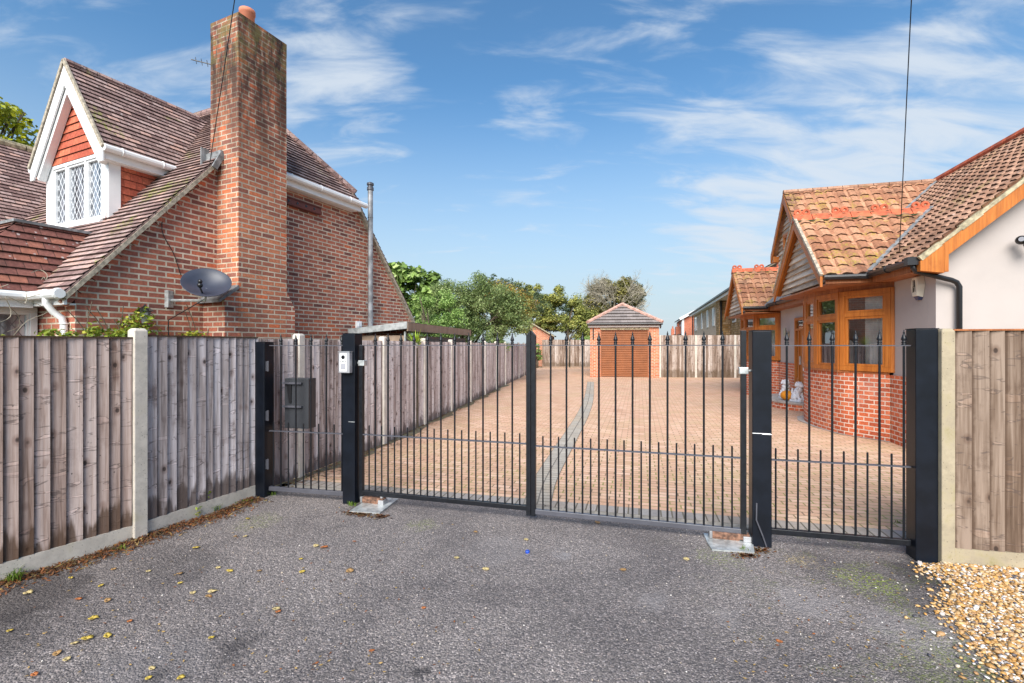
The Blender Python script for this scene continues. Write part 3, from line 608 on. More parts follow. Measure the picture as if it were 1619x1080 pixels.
def finial(h0):
    return [(.013, h0), (.016, h0 + .004), (.016, h0 + .010), (.011, h0 + .014), (.016, h0 + .02), (.016, h0 + .026), (.010, h0 + .032), (.019, h0 + .045), (.0165, h0 + .055), (.007, h0 + .085), (.006, h0 + .093), (.0075, h0 + .097), (.0045, h0 + .103), (.0015, h0 + .118)]
def gate(name, label, A, B, longs, zb, zm, zt, fin_z, stiles=(), shorts_between=True, first_short=True, railmat='rail_steel', cat='gate', n_long=0, short_top=.09, sm=None):
    """A,B: ends of the leaf on the ground; local x runs from A to B"""
    A, B = V((A[0], A[1], 0)), V((B[0], B[1], 0)); d = B - A; Ln = d.length; ang = math.atan2(d.y, d.x)
    root = empty(name, A, ang, label, cat, 'black railing gates and panels')
    mb = MB(); mb.box(0, -.02, zb - .022, Ln, .02, zb + .022); mb.build('bottom_rail', M[railmat], root, bevel=.004)
    mb = MB(); mb.box(0, -.016, zm - .005, Ln, .016, zm + .005); mb.build('middle_rail', M['rail_steel'], root)
    mb = MB(); mb.box(0, -.014, zt - .004, Ln, .014, zt + .004); mb.build('top_rail', M['rail_steel'], root)
    sp = Ln / n_long if not stiles else (Ln - .07) / n_long; x0 = 0 if not stiles else .035
    first = None
    for i in range(n_long):
        x = x0 + sp * (i + (.75 if longs == 'late' else .25)) if longs != 'mid' else x0 + sp * (i + .5) * 1.0
        if longs == 'mid': x = x0 + sp * (i + 1) * n_long / (n_long + 1) * 1.0
        if first is None:
            mb = MB(); mb.lathe([(.0085, zb), (.0085, zt)], (0, 0, 0), 10); b0 = mb.build('bar', M['black_steel'], root, smooth=False)
            mb = MB(); mb.lathe(finial(fin_z), (0, 0, 0), 12); f0 = mb.build('finial', M['black_steel'], b0, smooth=True)
            mb2 = MB(); first = b0; b0.location.x = x
        else: c = copy_tree(b0, root); c.location.x = x
    s0 = None; ns = n_long + 1 if longs == 'mid' else n_long + (1 if first_short == 2 else 0)
    for i in range(ns):
        if longs == 'mid': x = x0 + sp * (i + .5) * n_long / (n_long + 1)
        else: x = x0 + sp * (i + (.25 if longs == 'late' else .75))
        if x > Ln - .01: continue
        if s0 is None:
            mb = MB(); mb.lathe([(.0072, zb), (.0072, zm + short_top), (.004, zm + short_top + .004)], (0, 0, 0), 10); s0 = mb.build('short_bar', M['black_steel'], root); s0.location.x = x
        else: c = copy_tree(s0, root); c.location.x = x
    for sx_, zt_, pt in stiles:
        mb = MB(); k = .021
        if pt: vs = [(sx_ - k, -k, .05), (sx_ + k, -k, .05), (sx_ + k, k, .05), (sx_ - k, k, .05), (sx_ - k, -k, zt_ - (.045 if pt > 0 else 0)), (sx_ + k, -k, zt_ - (0 if pt > 0 else .045)), (sx_ + k, k, zt_ - (0 if pt > 0 else .045)), (sx_ - k, k, zt_ - (.045 if pt > 0 else 0))]; mb.mesh(vs, [(3, 2, 1, 0), (4, 5, 6, 7), (0, 1, 5, 4), (1, 2, 6, 5), (2, 3, 7, 6), (3, 0, 4, 7)])
        else: mb.box(sx_ - k, -k, .05, sx_ + k, k, zt_)
        mb.build('stile', M['black_steel'], root, bevel=.003)
    return root
c1 = p1.location.xy.to_3d(); c2 = p2.location.xy.to_3d(); c3 = p3.location.xy.to_3d(); c4 = p4.location.xy.to_3d()
e1, e2 = (c2 - c1).normalized(), (c4 - c3).normalized(); em = (c3 - c2).normalized()
gate('side_gate', 'narrow black railing gate between the hinged post and the intercom post', c1 + e1 * .075, c2 - e1 * .075, 'late', .085, .695, 1.597, 1.60, n_long=5, first_short=2)
mid = c2.lerp(c3, .497)
GL = gate('driveway_gate', 'left leaf of the wide black double gate, with a dark bottom rail', c2 + em * .085, mid - em * .002, 'mid', .115, .70, 1.60, 1.602, n_long=11, stiles=((.021, 1.60, 0), ((mid - c2).length - .108, 1.735, 1)), railmat='black_steel')
GR = gate('driveway_gate', 'right leaf of the wide black double gate, with a shiny grey bottom rail', mid + em * .002, c3 - em * .10, 'mid', .09, .685, 1.60, 1.602, n_long=11, stiles=((.021, 1.735, -1), ((c3 - mid).length - .125, 1.72, 0)))
gate('side_railing', 'narrow black railing panel in front of the bay window, between the two right-hand posts', c3 + e2 * .075, c4 - e2 * .075, 'late', .115, .685, 1.598, 1.60, n_long=6, first_short=2, railmat='black_steel')
# clamp hinges on the wide gate
def clampx(par, x, z, sgn):
    mb = MB(); mb.box(x - .035, -.03, z - .028, x + .035, .03, z + .028); h = mb.build('hinge', M['galv'], par, bevel=.006)
    mb = MB(); mb.lathe([(.009, 0), (.009, .06)], (x + sgn * .03, -.012, z), 10, axis=(sgn, 0, 0)); mb.lathe([(.017, .03), (.017, .042)], (x + sgn * .03, -.012, z), 6, axis=(sgn, 0, 0)); mb.ball((x + sgn * .085, -.012, z), .016); mb.build('bolt', M['galv'], h)
clampx(GL, .03, 1.42, -1); clampx(GR, (c3 - mid).length - .125, 1.395, 1)
# intercom
root = empty('intercom', tuple(V(G(551, 798)) - v3 * .004 + V((0, 0, 1.43)) - u3 * .012), R(-15), 'silver metal video intercom mounted on the black gate post', 'intercom')
mb = MB(); mb.box(-.062, -.055, -.105, .062, -.002, .105); mb.build('housing', M['intercom_metal'], root, bevel=.004)
mb = MB(); mb.box(-.066, -.06, .105, .066, 0, .11); mb.build('hood', M['intercom_metal'], root)
mb = MB(); mb.box(-.046, -.057, -.088, .032, -.055, .088); mb.build('face_plate', M['white_upvc'], root)
mb = MB(); mb.lathe([(.021, 0), (.019, .006), (.008, .007)], (-.008, -.057, .052), 16, axis=(0, -1, 0)); mb.build('camera_lens', M['dark_lens'], root)
mb = MB(); mb.box(-.034, -.059, -.07, .02, -.057, -.01); mb.build('speaker_grille', M['mid_grey'], root)
for sx_ in (-.034, .02):
    mb = MB(); mb.lathe([(.005, 0), (.005, .003)], (sx_, -.057, .008), 8, axis=(0, -1, 0)); mb.build('sensor', M['dark_lens'], root)
mb = MB(); mb.box(-.022, -.0595, .003, .010, -.057, .015); mb.build('name_plate', M['galv'], root)
# letter box on the back of the side gate
lb = c1 + e1 * .33 + v3 * .10
root = empty('letter_box', lb, math.atan2(e1.y, e1.x), 'tall dark grey metal letter box hung behind the narrow left gate', 'letter box')
mb = MB(); mb.box(-.16, 0, .71, .13, .13, 1.245); mb.build('box_body', M['letterbox_grey'], root, bevel=.004)
mb = MB(); mb.box(-.175, -.03, 1.185, .06, -.004, 1.205); mb.box(-.175, -.03, .935, .06, -.004, .955); mb.build('bracket', M['rail_steel'], root)
mb = MB(); mb.prism([(-.13, -.012, 1.18), (-.07, -.012, 1.18), (-.075, -.012, .98), (-.10, -.012, .98)], (0, .01, 0)); mb.build('flap', M['black_plastic'], root)
# gate motors: steel cover plate and rusty arm box
def motor(corners, boxc, L_, label):
    root = empty('gate_motor', V(boxc), R(-15), label, 'gate motor', 'underground gate motors')
    inv = root.matrix_basis.inverted() if False else (Matrix.Translation(V(boxc)) @ Matrix.Rotation(R(-15), 4, 'Z')).inverted()
    mb = MB(); mb.prism([inv @ V((c.x, c.y, .006)) for c in corners], (0, 0, .012)); mb.build('cover_plate', M['galv'], root)
    mb = MB(); mb.box(-L_, -.035, .03, L_, .035, .075); mb.box(-L_ * .9, -.03, .018, L_ * .5, .03, .03); mb.build('arm', M['rust'], root, bevel=.004)
    mb = MB(); mb.box(L_ - .05, -.045, .018, L_ + .01, .04, .062); mb.lathe([(.018, .06), (.018, .10)], (L_ - .03, 0, 0), 10); mb.box(-L_ - .004, -.04, .02, -L_ + .02, .04, .08); [q.build('joint', M['steel_dull'], root, bevel=.004) for q in split_mb(mb)]
motor([G(552, 811), G(600, 814), G(630, 791), G(588, 788)], tuple(c2 + em * .24), .125, 'low rusty gate motor arm on a grey steel plate beside the intercom post')
motor([G(1119, 862), G(1126, 872), G(1193, 877), G(1190, 858), G(1112, 846)], tuple(c3 - em * .23), .15, 'low rusty gate motor on a grey steel plate at the foot of the scuffed post')
SPLIT = {'wall', 'plinth', 'dormer_cheeks', 'joint', 'verge_mortar', 'verge_bricks', 'corner_board', 'fascia', 'gutter', 'eaves_gutter', 'barge_board', 'dormer_barge_board', 'verge_edge', 'curtain', 'window', 'downpipe', 'corner_trim', 'valley_lead', 'guide_rail', 'soffit', 'hinge', 'pink_drape', 'lead_flashing', 'hole', 'joint_ring', 'wall_bracket', 'bracket', 'pane', 'hip_tiles'}
# ------------------------------------------------------------ left brick house (local x = out of the gable wall, y = back)
TN = 1.21; CS = 1 / math.hypot(1, TN); SN = TN * CS
H = empty('brick_house', (-5.25, 5.7, 0), R(-24.4), 'red-brown brick house with steep tiled roof, tall chimney and tile-hung dormer', 'house')
def pt(parent, name, mat, fn, **k):
    mb = MB(); fn(mb)
    if name in SPLIT:
        return [q.build(name, M[mat], parent, **k) for q in split_mb(mb)][0]
    return mb.build(name, M[mat], parent, **k)
def f(mb):
    mb.prism([(0, 0, 0), (0, 6.52, 0), (0, 6.52, 2.3), (0, 4.52, 4.72), (0, 2.0, 4.72), (0, 0, 2.3)], (-.22, 0, 0))
pt(H, 'gable_wall', 'brick_house', f)
pt(H, 'front_wall', 'brick_house', lambda mb: mb.box(-12, .002, 0, -.222, .22, 2.18))
pt(H, 'rear_wall', 'brick_house', lambda mb: mb.box(-12, 6.3, 0, -.222, 6.518, 2.25))
# roof planes
rf = MB(); z0 = 2.40
yp = lambda y: (y + .15) / CS
tiles(rf, (0, -.15, z0 - .15 * TN), (1, 0, 0), (0, CS, SN), [(-13, 0), (.10, 0), (.10, yp(2.0)), (-1.27, yp(3.26)), (-13, yp(3.26))], .1, .022, seed=3)
tiles(rf, (0, 6.67, z0 - .15 * TN), (-1, 0, 0), (0, -CS, SN), [(-.10, 0), (13, 0), (13, yp(3.26)), (1.27, yp(3.26)), (-.10, yp(2.0))], .1, .022, seed=4)
hc, hs = .63, .777
zh = z0 + 2.0 * TN; hl = (1.27 + .24) / hc
hcl = math.hypot(1.27, 1.52); hc, hs = 1.27 / hcl, 1.52 / hcl; hl = (1.27 + .22) / hc
tiles(rf, (.22, 0, zh - .22 * hs / hc), (0, 1, 0), (-hc, 0, hs), [(1.82, 0), (4.70, 0), (3.26, hl)], .1, .022, seed=5)
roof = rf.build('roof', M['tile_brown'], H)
pt(roof, 'ridge', 'tile_brown', lambda mb: [mb.tube([(-13 + i * .45, 3.26, z0 + 3.26 * TN + .0), (-13 + (i + 1) * .45 - .015, 3.26, z0 + 3.26 * TN)], .09, 8) for i in range(26)])
def hipt(mb):
    for y0_ in (1.95, 4.57):
        a_, b_ = V((.14, y0_, zh - .06)), V((-1.27, 3.26, z0 + 3.26 * TN))
        for i in range(7): mb.tube([a_.lerp(b_, i / 7), a_.lerp(b_, (i + .97) / 7)], .06, 6)
pt(roof, 'hip_tiles', 'tile_brown', hipt)
# verge: mortar bed and raked brick edge
def verge(mb, w0, w1, dz, dx):
    for (ya, za, yb, zb_) in ((-.12, z0 - .12 * TN, 2.0, z0 + 2.0 * TN), (6.64, z0 - .12 * TN, 4.52, z0 + 2.0 * TN)):
        a_, b_ = V((dx, ya, za - dz)), V((dx, yb, zb_ - dz)); n_ = (b_ - a_).length; k = max(1, int(n_ / .215))
        for i in range(k):
            p_, q_ = a_.lerp(b_, i / k), a_.lerp(b_, (i + .94) / k); mb.cr = random.Random(i).random(); mb.bar(p_, q_, w0, w1)
pt(H, 'verge_bricks', 'brick_house', lambda mb: verge(mb, .05, .09, .17, -.0))
def vm(mb):
    for (ya, yb) in ((-.14, 2.0), (6.66, 4.52)):
        mb.bar((.085, ya, z0 - .14 * TN - .075), (.085, yb, z0 + 2.0 * TN - .075), .05, .05)
        mb.bar((.04, ya, z0 - .14 * TN - .10), (.04, yb, z0 + 2.0 * TN - .10), .10, .02)
pt(H, 'verge_mortar', 'mortar_grey', vm)
# hip gutter, fascia
def gut(mb, a_, b_, r=.055): mb.tube([a_, b_], r, 10)
def hg(mb):
    z = zh - .30
    gut(mb, (.24, 1.78, z), (.24, 4.78, z)); mb.box(.14, 1.85, z - .14, .19, 4.68, z + .03); mb.box(.0, 1.9, z - .15, .15, 4.6, z - .12)
    for y_ in (2.9, 3.55, 4.3): mb.torus((.24, y_, z), (0, 1, 0), .056, .008)
pt(H, 'hip_gutter', 'white_upvc', hg, smooth=False)
def fg(mb):
    z = 2.2
    gut(mb, (-.66, -.19, z), (.12, -.19, z)); mb.box(-.66, -.13, z - .12, .06, -.10, z + .03); mb.box(-.66, -.1, z - .12, .02, .0, z - .10)
    gut(mb, (-.63, -.19, z), (-.63, -1.05, z)); gut(mb, (-.63, -1.0, z), (-3.7, -1.0, z)); mb.box(-.70, -.95, z - .14, -.67, -.13, z + .02); mb.torus((-.2, -.19, z), (1, 0, 0), .057, .008); mb.torus((.08, -.19, z), (1, 0, 0), .057, .01)
pt(H, 'eaves_gutter', 'white_upvc', fg)
pt(H, 'downpipe', 'white_upvc', lambda mb: (mb.tube([(-.2, -.19, 2.19), (-.2, -.19, 2.10), (-.19, -.13, 2.0), (-.16, -.06, 1.93), (-.15, -.045, 1.85), (-.15, -.045, 0)], .037, 10), mb.torus((-.15, -.045, 1.86), (0, 0, 1), .037, .01)), smooth=True)
# chimney
def ch(mb):
    mb.box(-.15, 1.74, 0, .49, 2.59, 6.36); mb.box(-.152, 1.738, 6.36, .492, 2.592, 6.58)
chim = pt(H, 'chimney', 'brick_chimney', ch)
def ch2(mb):
    mb.prism([(0.001, 1.53, 0), (0.001, 2.76, 0), (0.001, 2.76, 2.22), (0.001, 2.6, 2.48), (0.001, 1.73, 2.48), (0.001, 1.53, 2.3)], (.485, 0, 0))
pt(H, 'chimney_base', 'brick_house', ch2)
pt(chim, 'chimney_pot', 'pot_clay', lambda mb: mb.lathe([(.11, 6.5), (.105, 6.86), (.118, 6.87), (.118, 6.93), (.1, 6.935), (.085, 6.93), (.08, 6.6)], (.17, 2.12, 0), 20), smooth=True)
pt(chim, 'flaunching', 'mortar_grey', lambda mb: mb.mesh([(-.15, 1.74, 6.58), (.49, 1.74, 6.58), (.49, 2.59, 6.58), (-.15, 2.59, 6.58), (.05, 2.0, 6.66), (.29, 2.0, 6.66), (.29, 2.24, 6.66), (.05, 2.24, 6.66)], [(0, 1, 5, 4), (1, 2, 6, 5), (2, 3, 7, 6), (3, 0, 4, 7), (4, 5, 6, 7)]))
pt(chim, 'lead_flashing', 'lead', lambda mb: (mb.bar((-.16, 1.70, z0 + 1.7 * TN + .03), (.16, 1.71, z0 + 1.7 * TN + .05), .05, .10), mb.bar((.15, 1.60, z0 + 1.55 * TN - .02), (.15, 1.735, z0 + 1.74 * TN + .02), .03, .08), mb.box(-.175, 1.6, 4.28, -.155, 1.72, 4.62)))
pt(H, 'shoulder_flashing', 'lead', lambda mb: mb.mesh([(.0, 1.44, 2.26), (.51, 1.44, 2.26), (.51, 1.73, 2.5), (0, 1.73, 2.5), (.0, 1.44, 2.22), (.51, 1.44, 2.22), (.51, 1.735, 2.44), (0, 1.735, 2.44), ], [(0, 1, 2, 3), (4, 0, 3, 7), (1, 5, 6, 2), (4, 5, 1, 0)]))
# cover beam with holes, vent
def beam(mb):
    mb.box(.0, 2.62, 4.09, .08, 3.72, 4.23); mb.box(.08, 2.62, 4.09, .10, 3.72, 4.11); mb.box(.08, 2.62, 4.21, .10, 3.72, 4.23)
bm_ = pt(H, 'bracket_beam', 'oak_dark' if 'oak_dark' in M else plain('beam_red', (.13, .035, .025), .6).name and 'beam_red', beam)
pt(bm_, 'hole', 'dark_lens', lambda mb: [mb.lathe([(.022, 0), (.022, .004)], (.081, 2.98 + i * .19, 4.16), 10, axis=(1, 0, 0)) for i in range(4)])
pt(H, 'air_vent', 'white_upvc', lambda mb: (mb.box(0, 4.72, 1.97, .04, 4.87, 2.11), mb.box(.04, 4.75, 2.0, .06, 4.84, 2.08)))
# dormer : centre x -2.03, half width .9
DX, DW, DY = -2.03, .88, .93
slope_d = 1.45 / 1.03; cd_ = 1 / math.hypot(1, slope_d); sd_ = slope_d * cd_; ze, zr = 4.46, 5.91
ym = lambda z: (z - z0) / TN
D = pt(H, 'dormer_wall', 'tile_hung', lambda mb: None) if False else None
def cheek(mb):
    O = (DX + DW, 0, 3.3)
    tiles(mb, O, (0, 1, 0), (0, 0, 1), [(DY + .0, .0), (ym(3.3) + .1, 0), (ym(4.5), 1.2), (DY, 1.2)], .115, .016, deck=.03, seed=9)
    tiles(mb, (DX - DW, 0, 3.3), (0, -1, 0), (0, 0, 1), [(-ym(3.3) - .1, 0), (-DY, 0), (-DY, 1.2), (-ym(4.5), 1.2)], .115, .016, deck=.03, seed=10)
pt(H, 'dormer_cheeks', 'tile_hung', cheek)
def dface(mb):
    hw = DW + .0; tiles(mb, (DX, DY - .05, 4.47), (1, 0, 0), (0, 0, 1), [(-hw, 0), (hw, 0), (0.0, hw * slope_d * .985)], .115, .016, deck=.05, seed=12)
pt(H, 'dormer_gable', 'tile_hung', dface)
dr = MB(); yv, oh = DY - .2, 1.03
Lr = oh / cd_
tiles(dr, (DX + oh, 0, ze), (0, 1, 0), (-cd_, 0, sd_), [(yv, 0), (ym(ze) + .06, 0), (ym(zr) + .06, Lr), (yv, Lr)], .1, .02, seed=14)
tiles(dr, (DX - oh, 0, ze), (0, -1, 0), (cd_, 0, sd_), [(-yv, 0), (-yv, Lr), (-ym(zr) - .06, Lr), (-ym(ze) - .06, 0)][::-1], .1, .02, seed=15)
dro = dr.build('dormer_roof', M['tile_brown'], H)
pt(dro, 'ridge', 'tile_brown', lambda mb: [mb.tube([(DX, yv + i * .4, zr), (DX, yv + i * .4 + .39, zr)], .06, 8) for i in range(5)])
def barge(mb):
    for s_ in (1, -1):
        a0 = V((DX + s_ * (oh + .02), yv - .005, ze - .06)); top = V((DX, yv - .005, zr - .05)); dn = V((0, 0, -.23))
        mb.prism([a0, top, top + V((0, 0, -.30)), a0 + V((-s_ * .10, 0, -.16)), a0 + V((0, 0, -.16))], (0, .022, 0))
        a1 = V((DX + s_ * (oh - .09), yv + .03, ze - .12)); t1 = V((DX, yv + .03, zr - .33))
        mb.prism([a1, t1, t1 + dn * .6, a1 + V((-s_ * .06, 0, -.1))], (0, .10, 0))
pt(dro, 'barge_board', 'white_upvc', barge)
pt(dro, 'verge_edge', 'mortar_grey', lambda mb: [mb.bar((DX + s_ * (oh + .04), yv - .01, ze - .02), (DX, yv - .01, zr + .02), .03, .055) for s_ in (1, -1)])
pt(dro, 'gutter', 'white_upvc', lambda mb: (mb.tube([(DX + oh + .05, yv, ze - .03), (DX + oh + .05, ym(ze) - .02, ze - .03)], .052, 10), mb.box(DX + oh - .05, yv + .02, ze - .17, DX + oh - .01, ym(ze) - .05, ze - .0), mb.box(DX + DW, yv + .05, ze - .18, DX + oh - .04, ym(ze) - .08, ze - .15), [mb.torus((DX + oh + .05, y_, ze - .03), (0, 1, 0), .053, .008) for y_ in (.95, 1.5)], mb.tube([(DX - oh - .05, yv, ze - .03), (DX - oh - .05, 1.5, ze - .03)], .05, 10)))
# dormer window: three leaded lights
def win(parent, name, O, ex, w_, h_, cols, frame, pane, depth=.07, bar=.05, post=.07, transoms=None, n_=None, glass=True, sill=True):
    """window in the plane O + ex*s + z; cols = fractions; transoms: per column list of heights fraction"""
    O, ex = V(O), V(ex).normalized(); n = V((ex.y, -ex.x, 0)) if n_ is None else V(n_)
    mb = MB(); Z = V((0, 0, 1))
    def bx(s0, s1, a, b, d0=0, d1=depth): mb.obox(O + ex * (s0 + s1) / 2 + Z * (a + b) / 2 + n * (d0 + d1) / 2, ex * (s1 - s0) / 2, n * (d1 - d0) / 2, Z * (b - a) / 2)
    bx(0, w_, 0, post); bx(0, w_, h_ - post, h_)
    xs = [0]; 
    for c in cols: xs.append(xs[-1] + c * w_ / sum(cols))
    for i, x in enumerate(xs):
        k = post if i in (0, len(xs) - 1) else post * .8
        a = 0 if i == 0 else (w_ - k if i == len(xs) - 1 else x - k / 2); bx(a, a + k, post, h_ - post, 0, depth * (1 if i in (0, len(xs) - 1) else .98))
    panes = []
    for i in range(len(cols)):
        a = xs[i] + (post if i == 0 else post * .4); b = xs[i + 1] - (post if i == len(cols) - 1 else post * .4)
        ts = [0] + [t_ * h_ for t_ in (transoms[i] if transoms else [])] + [h_]
        for j in range(len(ts) - 1):
            lo = ts[j] + (post if j == 0 else bar / 2); hi = ts[j + 1] - (post if j == len(ts) - 2 else bar / 2)
            if j: bx(a, b, ts[j] - bar / 2, ts[j] + bar / 2, 0, depth * .97)
            # sash
            s_ = bar * .6; bx(a, b, lo, lo + s_, .01, depth * .8); bx(a, b, hi - s_, hi, .01, depth * .8); bx(a, a + s_, lo + s_, hi - s_, .01, depth * .8); bx(b - s_, b, lo + s_, hi - s_, .01, depth * .8)
            panes.append((a + s_, b - s_, lo + s_, hi - s_))
    if sill: bx(-.02, w_ + .02, -.04, -.002, -.01, depth + .05)
    fo = mb.build(name, M[frame], parent, bevel=.004)
    for (a, b, lo, hi) in panes:
        m2 = MB(); q = [O + ex * a + Z * lo + n * depth * .4, O + ex * b + Z * lo + n * depth * .4, O + ex * b + Z * hi + n * depth * .4, O + ex * a + Z * hi + n * depth * .4]
        m2.face(q, uv=[(a, lo), (b, lo), (b, hi), (a, hi)]); m2.build('pane', M[pane], fo)
    return fo
pt(H, 'corner_board', 'white_upvc', lambda mb: (mb.box(DX + DW - .13, DY - .06, 3.36, DX + DW + .025, DY + .05, 4.49), mb.box(DX - DW - .025, DY - .06, 3.36, DX - DW + .13, DY + .05, 4.49), mb.box(DX + DW + .018, DY - .06, 3.36, DX + DW + .03, DY + .09, 4.49)))
win(H, 'dormer_window', (DX - DW + .13, DY + .03, 3.46), (1, 0, 0), 2 * DW - .26, 1.01, [.8, 1, .9], 'white_upvc', 'leaded_white', depth=.09, post=.055, bar=.05)
pt(H, 'dormer_apron', 'lead', lambda mb: mb.prism([(DX - DW - .03, DY - .12, 3.37), (DX + DW + .03, DY - .12, 3.37), (DX + DW + .03, DY + .05, 3.46), (DX - DW - .03, DY + .05, 3.46)], (0, 0, -.03)))
# bay with tiled canopy, leaded side window
pt(H, 'bay_wall', 'brick_house', lambda mb: (mb.box(-3.5, -.8, 0, -.85, -.58, 1.1), mb.box(-1.0, -.578, 0, -.85, 0, 1.1)))
win(H, 'bay_window', (-.93, -.62, 1.1), (0, 1, 0), .60, .98, [1], 'white_upvc', 'leaded_dark', depth=.08, post=.07, n_=(1, 0, 0))
win(H, 'bay_window', (-3.45, -.72, 1.1), (1, 0, 0), 2.5, .98, [1, 1, 1], 'white_upvc', 'leaded_dark', depth=.08, post=.07)
pt(H, 'bay_post', 'white_upvc', lambda mb: mb.box(-.95, -.8, 1.1, -.85, -.63, 2.12))
bt = MB(); ang = math.hypot(.47, .92)
tiles(bt, (-.64, 0, 2.25), (0, 1, 0), (-.47 / ang, 0, .92 / ang), [(-1.0, 0), (.2, 0), (1.0, ang), (-.12, ang)], .11, .022, seed=21)
an2 = math.hypot(.88, .92)
tiles(bt, (0, -1.0, 2.25), (1, 0, 0), (0, .88 / an2, .92 / an2), [(-4, 0), (-.64, 0), (-1.11, an2), (-4, an2)], .11, .022, seed=22)
pt(H, 'bay_lead_top', 'lead', lambda mb: mb.prism([(-4, -.17, 3.17), (-1.06, -.17, 3.17), (-1.06, .72, 3.17), (-4, .72, 3.17)], (0, 0, .035)))
bt.build('bay_roof', M['tile_bay'], H)
# side wing roof at the left edge
wg = MB()
tiles(wg, (-6.2 + 2.2, 0, 5.68 - 2.2 * TN), (0, 1, 0), (-CS, 0, SN), [(.2, 0), (2.2, 0), (4.3, 2.2 / CS), (-1.0, 2.2 / CS)], .1, .022, seed=24)
tiles(wg, (-8.4, 0, 5.68 - 2.2 * TN), (0, -1, 0), (CS, 0, SN), [(-4.3, 0), (1.0, 0), (1.0, 2.2 / CS), (-4.3, 2.2 / CS)], .1, .022, seed=25)
wg.build('wing_roof', M['tile_brown'], H)
pt(H, 'wing_wall', 'brick_house', lambda mb: mb.prism([(-4.2, -.8, 0), (-4.2, -.8, 2.95), (-6.2, -.8, 5.4), (-8.2, -.8, 2.95), (-8.2, -.8, 0)], (0, 1.4, 0)))
pt(H, 'wing_ridge', 'mortar_pale', lambda mb: [mb.tube([(-6.2, -1 + i * .4, 5.70), (-6.2, -1 + i * .4 + .38, 5.70)], .08, 8) for i in range(10)])
Hm = Matrix.Translation((-5.25, 5.7, 0)) @ Matrix.Rotation(R(-24.4), 4, 'Z')
HL = lambda x, y, z: Hm @ V((x, y, z))
# flue pipe
root = empty('flue_pipe', HL(.13, 5.03, 0), R(-24.4), 'tall dull steel flue pipe with a dark cowl rising beside the brick gable', 'pipe')
pt(root, 'pipe', 'steel_dull', lambda mb: mb.lathe([(.055, 1.7), (.055, 4.95)], (0, 0, 0), 14), smooth=False)
pt(root, 'cowl', 'rail_steel', lambda mb: (mb.lathe([(.05, 4.93), (.072, 4.94), (.072, 5.0), (.055, 5.01), (.055, 5.04), (.075, 5.05), (.075, 5.09), (.04, 5.11)], (0, 0, 0), 14)))
pt(root, 'joint_ring', 'steel_dull', lambda mb: [mb.torus((0, 0, z), (0, 0, 1), .056, .006) for z in (2.55, 3.45, 4.35)])
pt(root, 'wall_bracket', 'steel_dull', lambda mb: [mb.box(-.12, -.015, z, 0, .015, z + .03) for z in (2.5, 3.4)])
# satellite dish
dc = P(327, 452, 6.62); root = empty('satellite_dish', dc, 0, 'dark grey satellite dish on the brick wall beside the chimney', 'satellite dish')
ax = V((.36, -.62, .68)).normalized()
pt(root, 'reflector', 'dish_grey' if 'dish_grey' in M else (plain('dish_grey', (.035, .04, .06), .4) and 'dish_grey'), lambda mb: mb.lathe([(.0, -.02), (.12, -.006), (.22, .03), (.295, .07), (.302, .07), (.295, .056), (.22, .018), (.12, -.02), (0, -.034)], (0, 0, 0), 36, axis=ax), smooth=True)
tocam = V((.35, -.92, .12)).normalized()
pt(root, 'feed_arm', 'black_plastic', lambda mb: (mb.tube([(.0, 0, -.1), V((.02, -.1, -.15)), V((.05, -.22, -.05))], .012, 6), mb.ball(V((.05, -.22, -.02)), .035), mb.ball((.055, -.225, .03), .028, .028, .03)), smooth=True)
wallp = HL(0, 1.05, 2.25) - dc
pt(root, 'mount', 'galv', lambda mb: (mb.tube([(0, 0, -.03), (-.06, .06, -.2), wallp + V((0, 0, -.02))], .02, 6), mb.box(wallp.x - .03, wallp.y - .05, wallp.z - .12, wallp.x + .03, wallp.y + .05, wallp.z + .12), mb.ball((-.32, .05, .0), .035)))
pt(root, 'cable', 'black_plastic', lambda mb: mb.tube([(-.06, .05, -.18), wallp + V((.03, -.05, -.3)), wallp + V((.03, -.03, -1.5))], .008, 5))
# aerial
root = empty('tv_aerial', HL(-.15, 1.9, 6.0), R(-24.4), 'small thin black television aerial sticking out to the left of the brick chimney', 'aerial')
pt(root, 'boom', 'black_plastic', lambda mb: mb.tube([(0, -.1, -.03), (-.33, -.25, .06)], .009, 6))
for i in range(3): pt(root, 'element', 'black_plastic', lambda mb: mb.tube([(-.10 - i * .08 - .015, -.145 - i * .037, -.003 + i * .022 + .055), (-.10 - i * .08 + .015, -.145 - i * .037, -.003 + i * .022 - .055)], .005, 5))
# wall lantern
lp = P(229, 492, 6.25); root = empty('wall_lantern', lp, R(-24.4), 'small black wall lantern on the brick gable just above the fence and the creeper', 'lantern')
pt(root, 'lantern_top', 'black_plastic', lambda mb: mb.lathe([(.10, 0), (.095, .01), (.04, .05), (.015, .07), (.01, .09)], (0, 0, 0), 6))
pt(root, 'lantern_glass', 'mid_grey', lambda mb: mb.lathe([(.035, -.16), (.065, -.002)], (0, 0, 0), 6))
pt(root, 'bracket', 'black_plastic', lambda mb: mb.box(-.18, -.015, .0, 0, .015, .03))
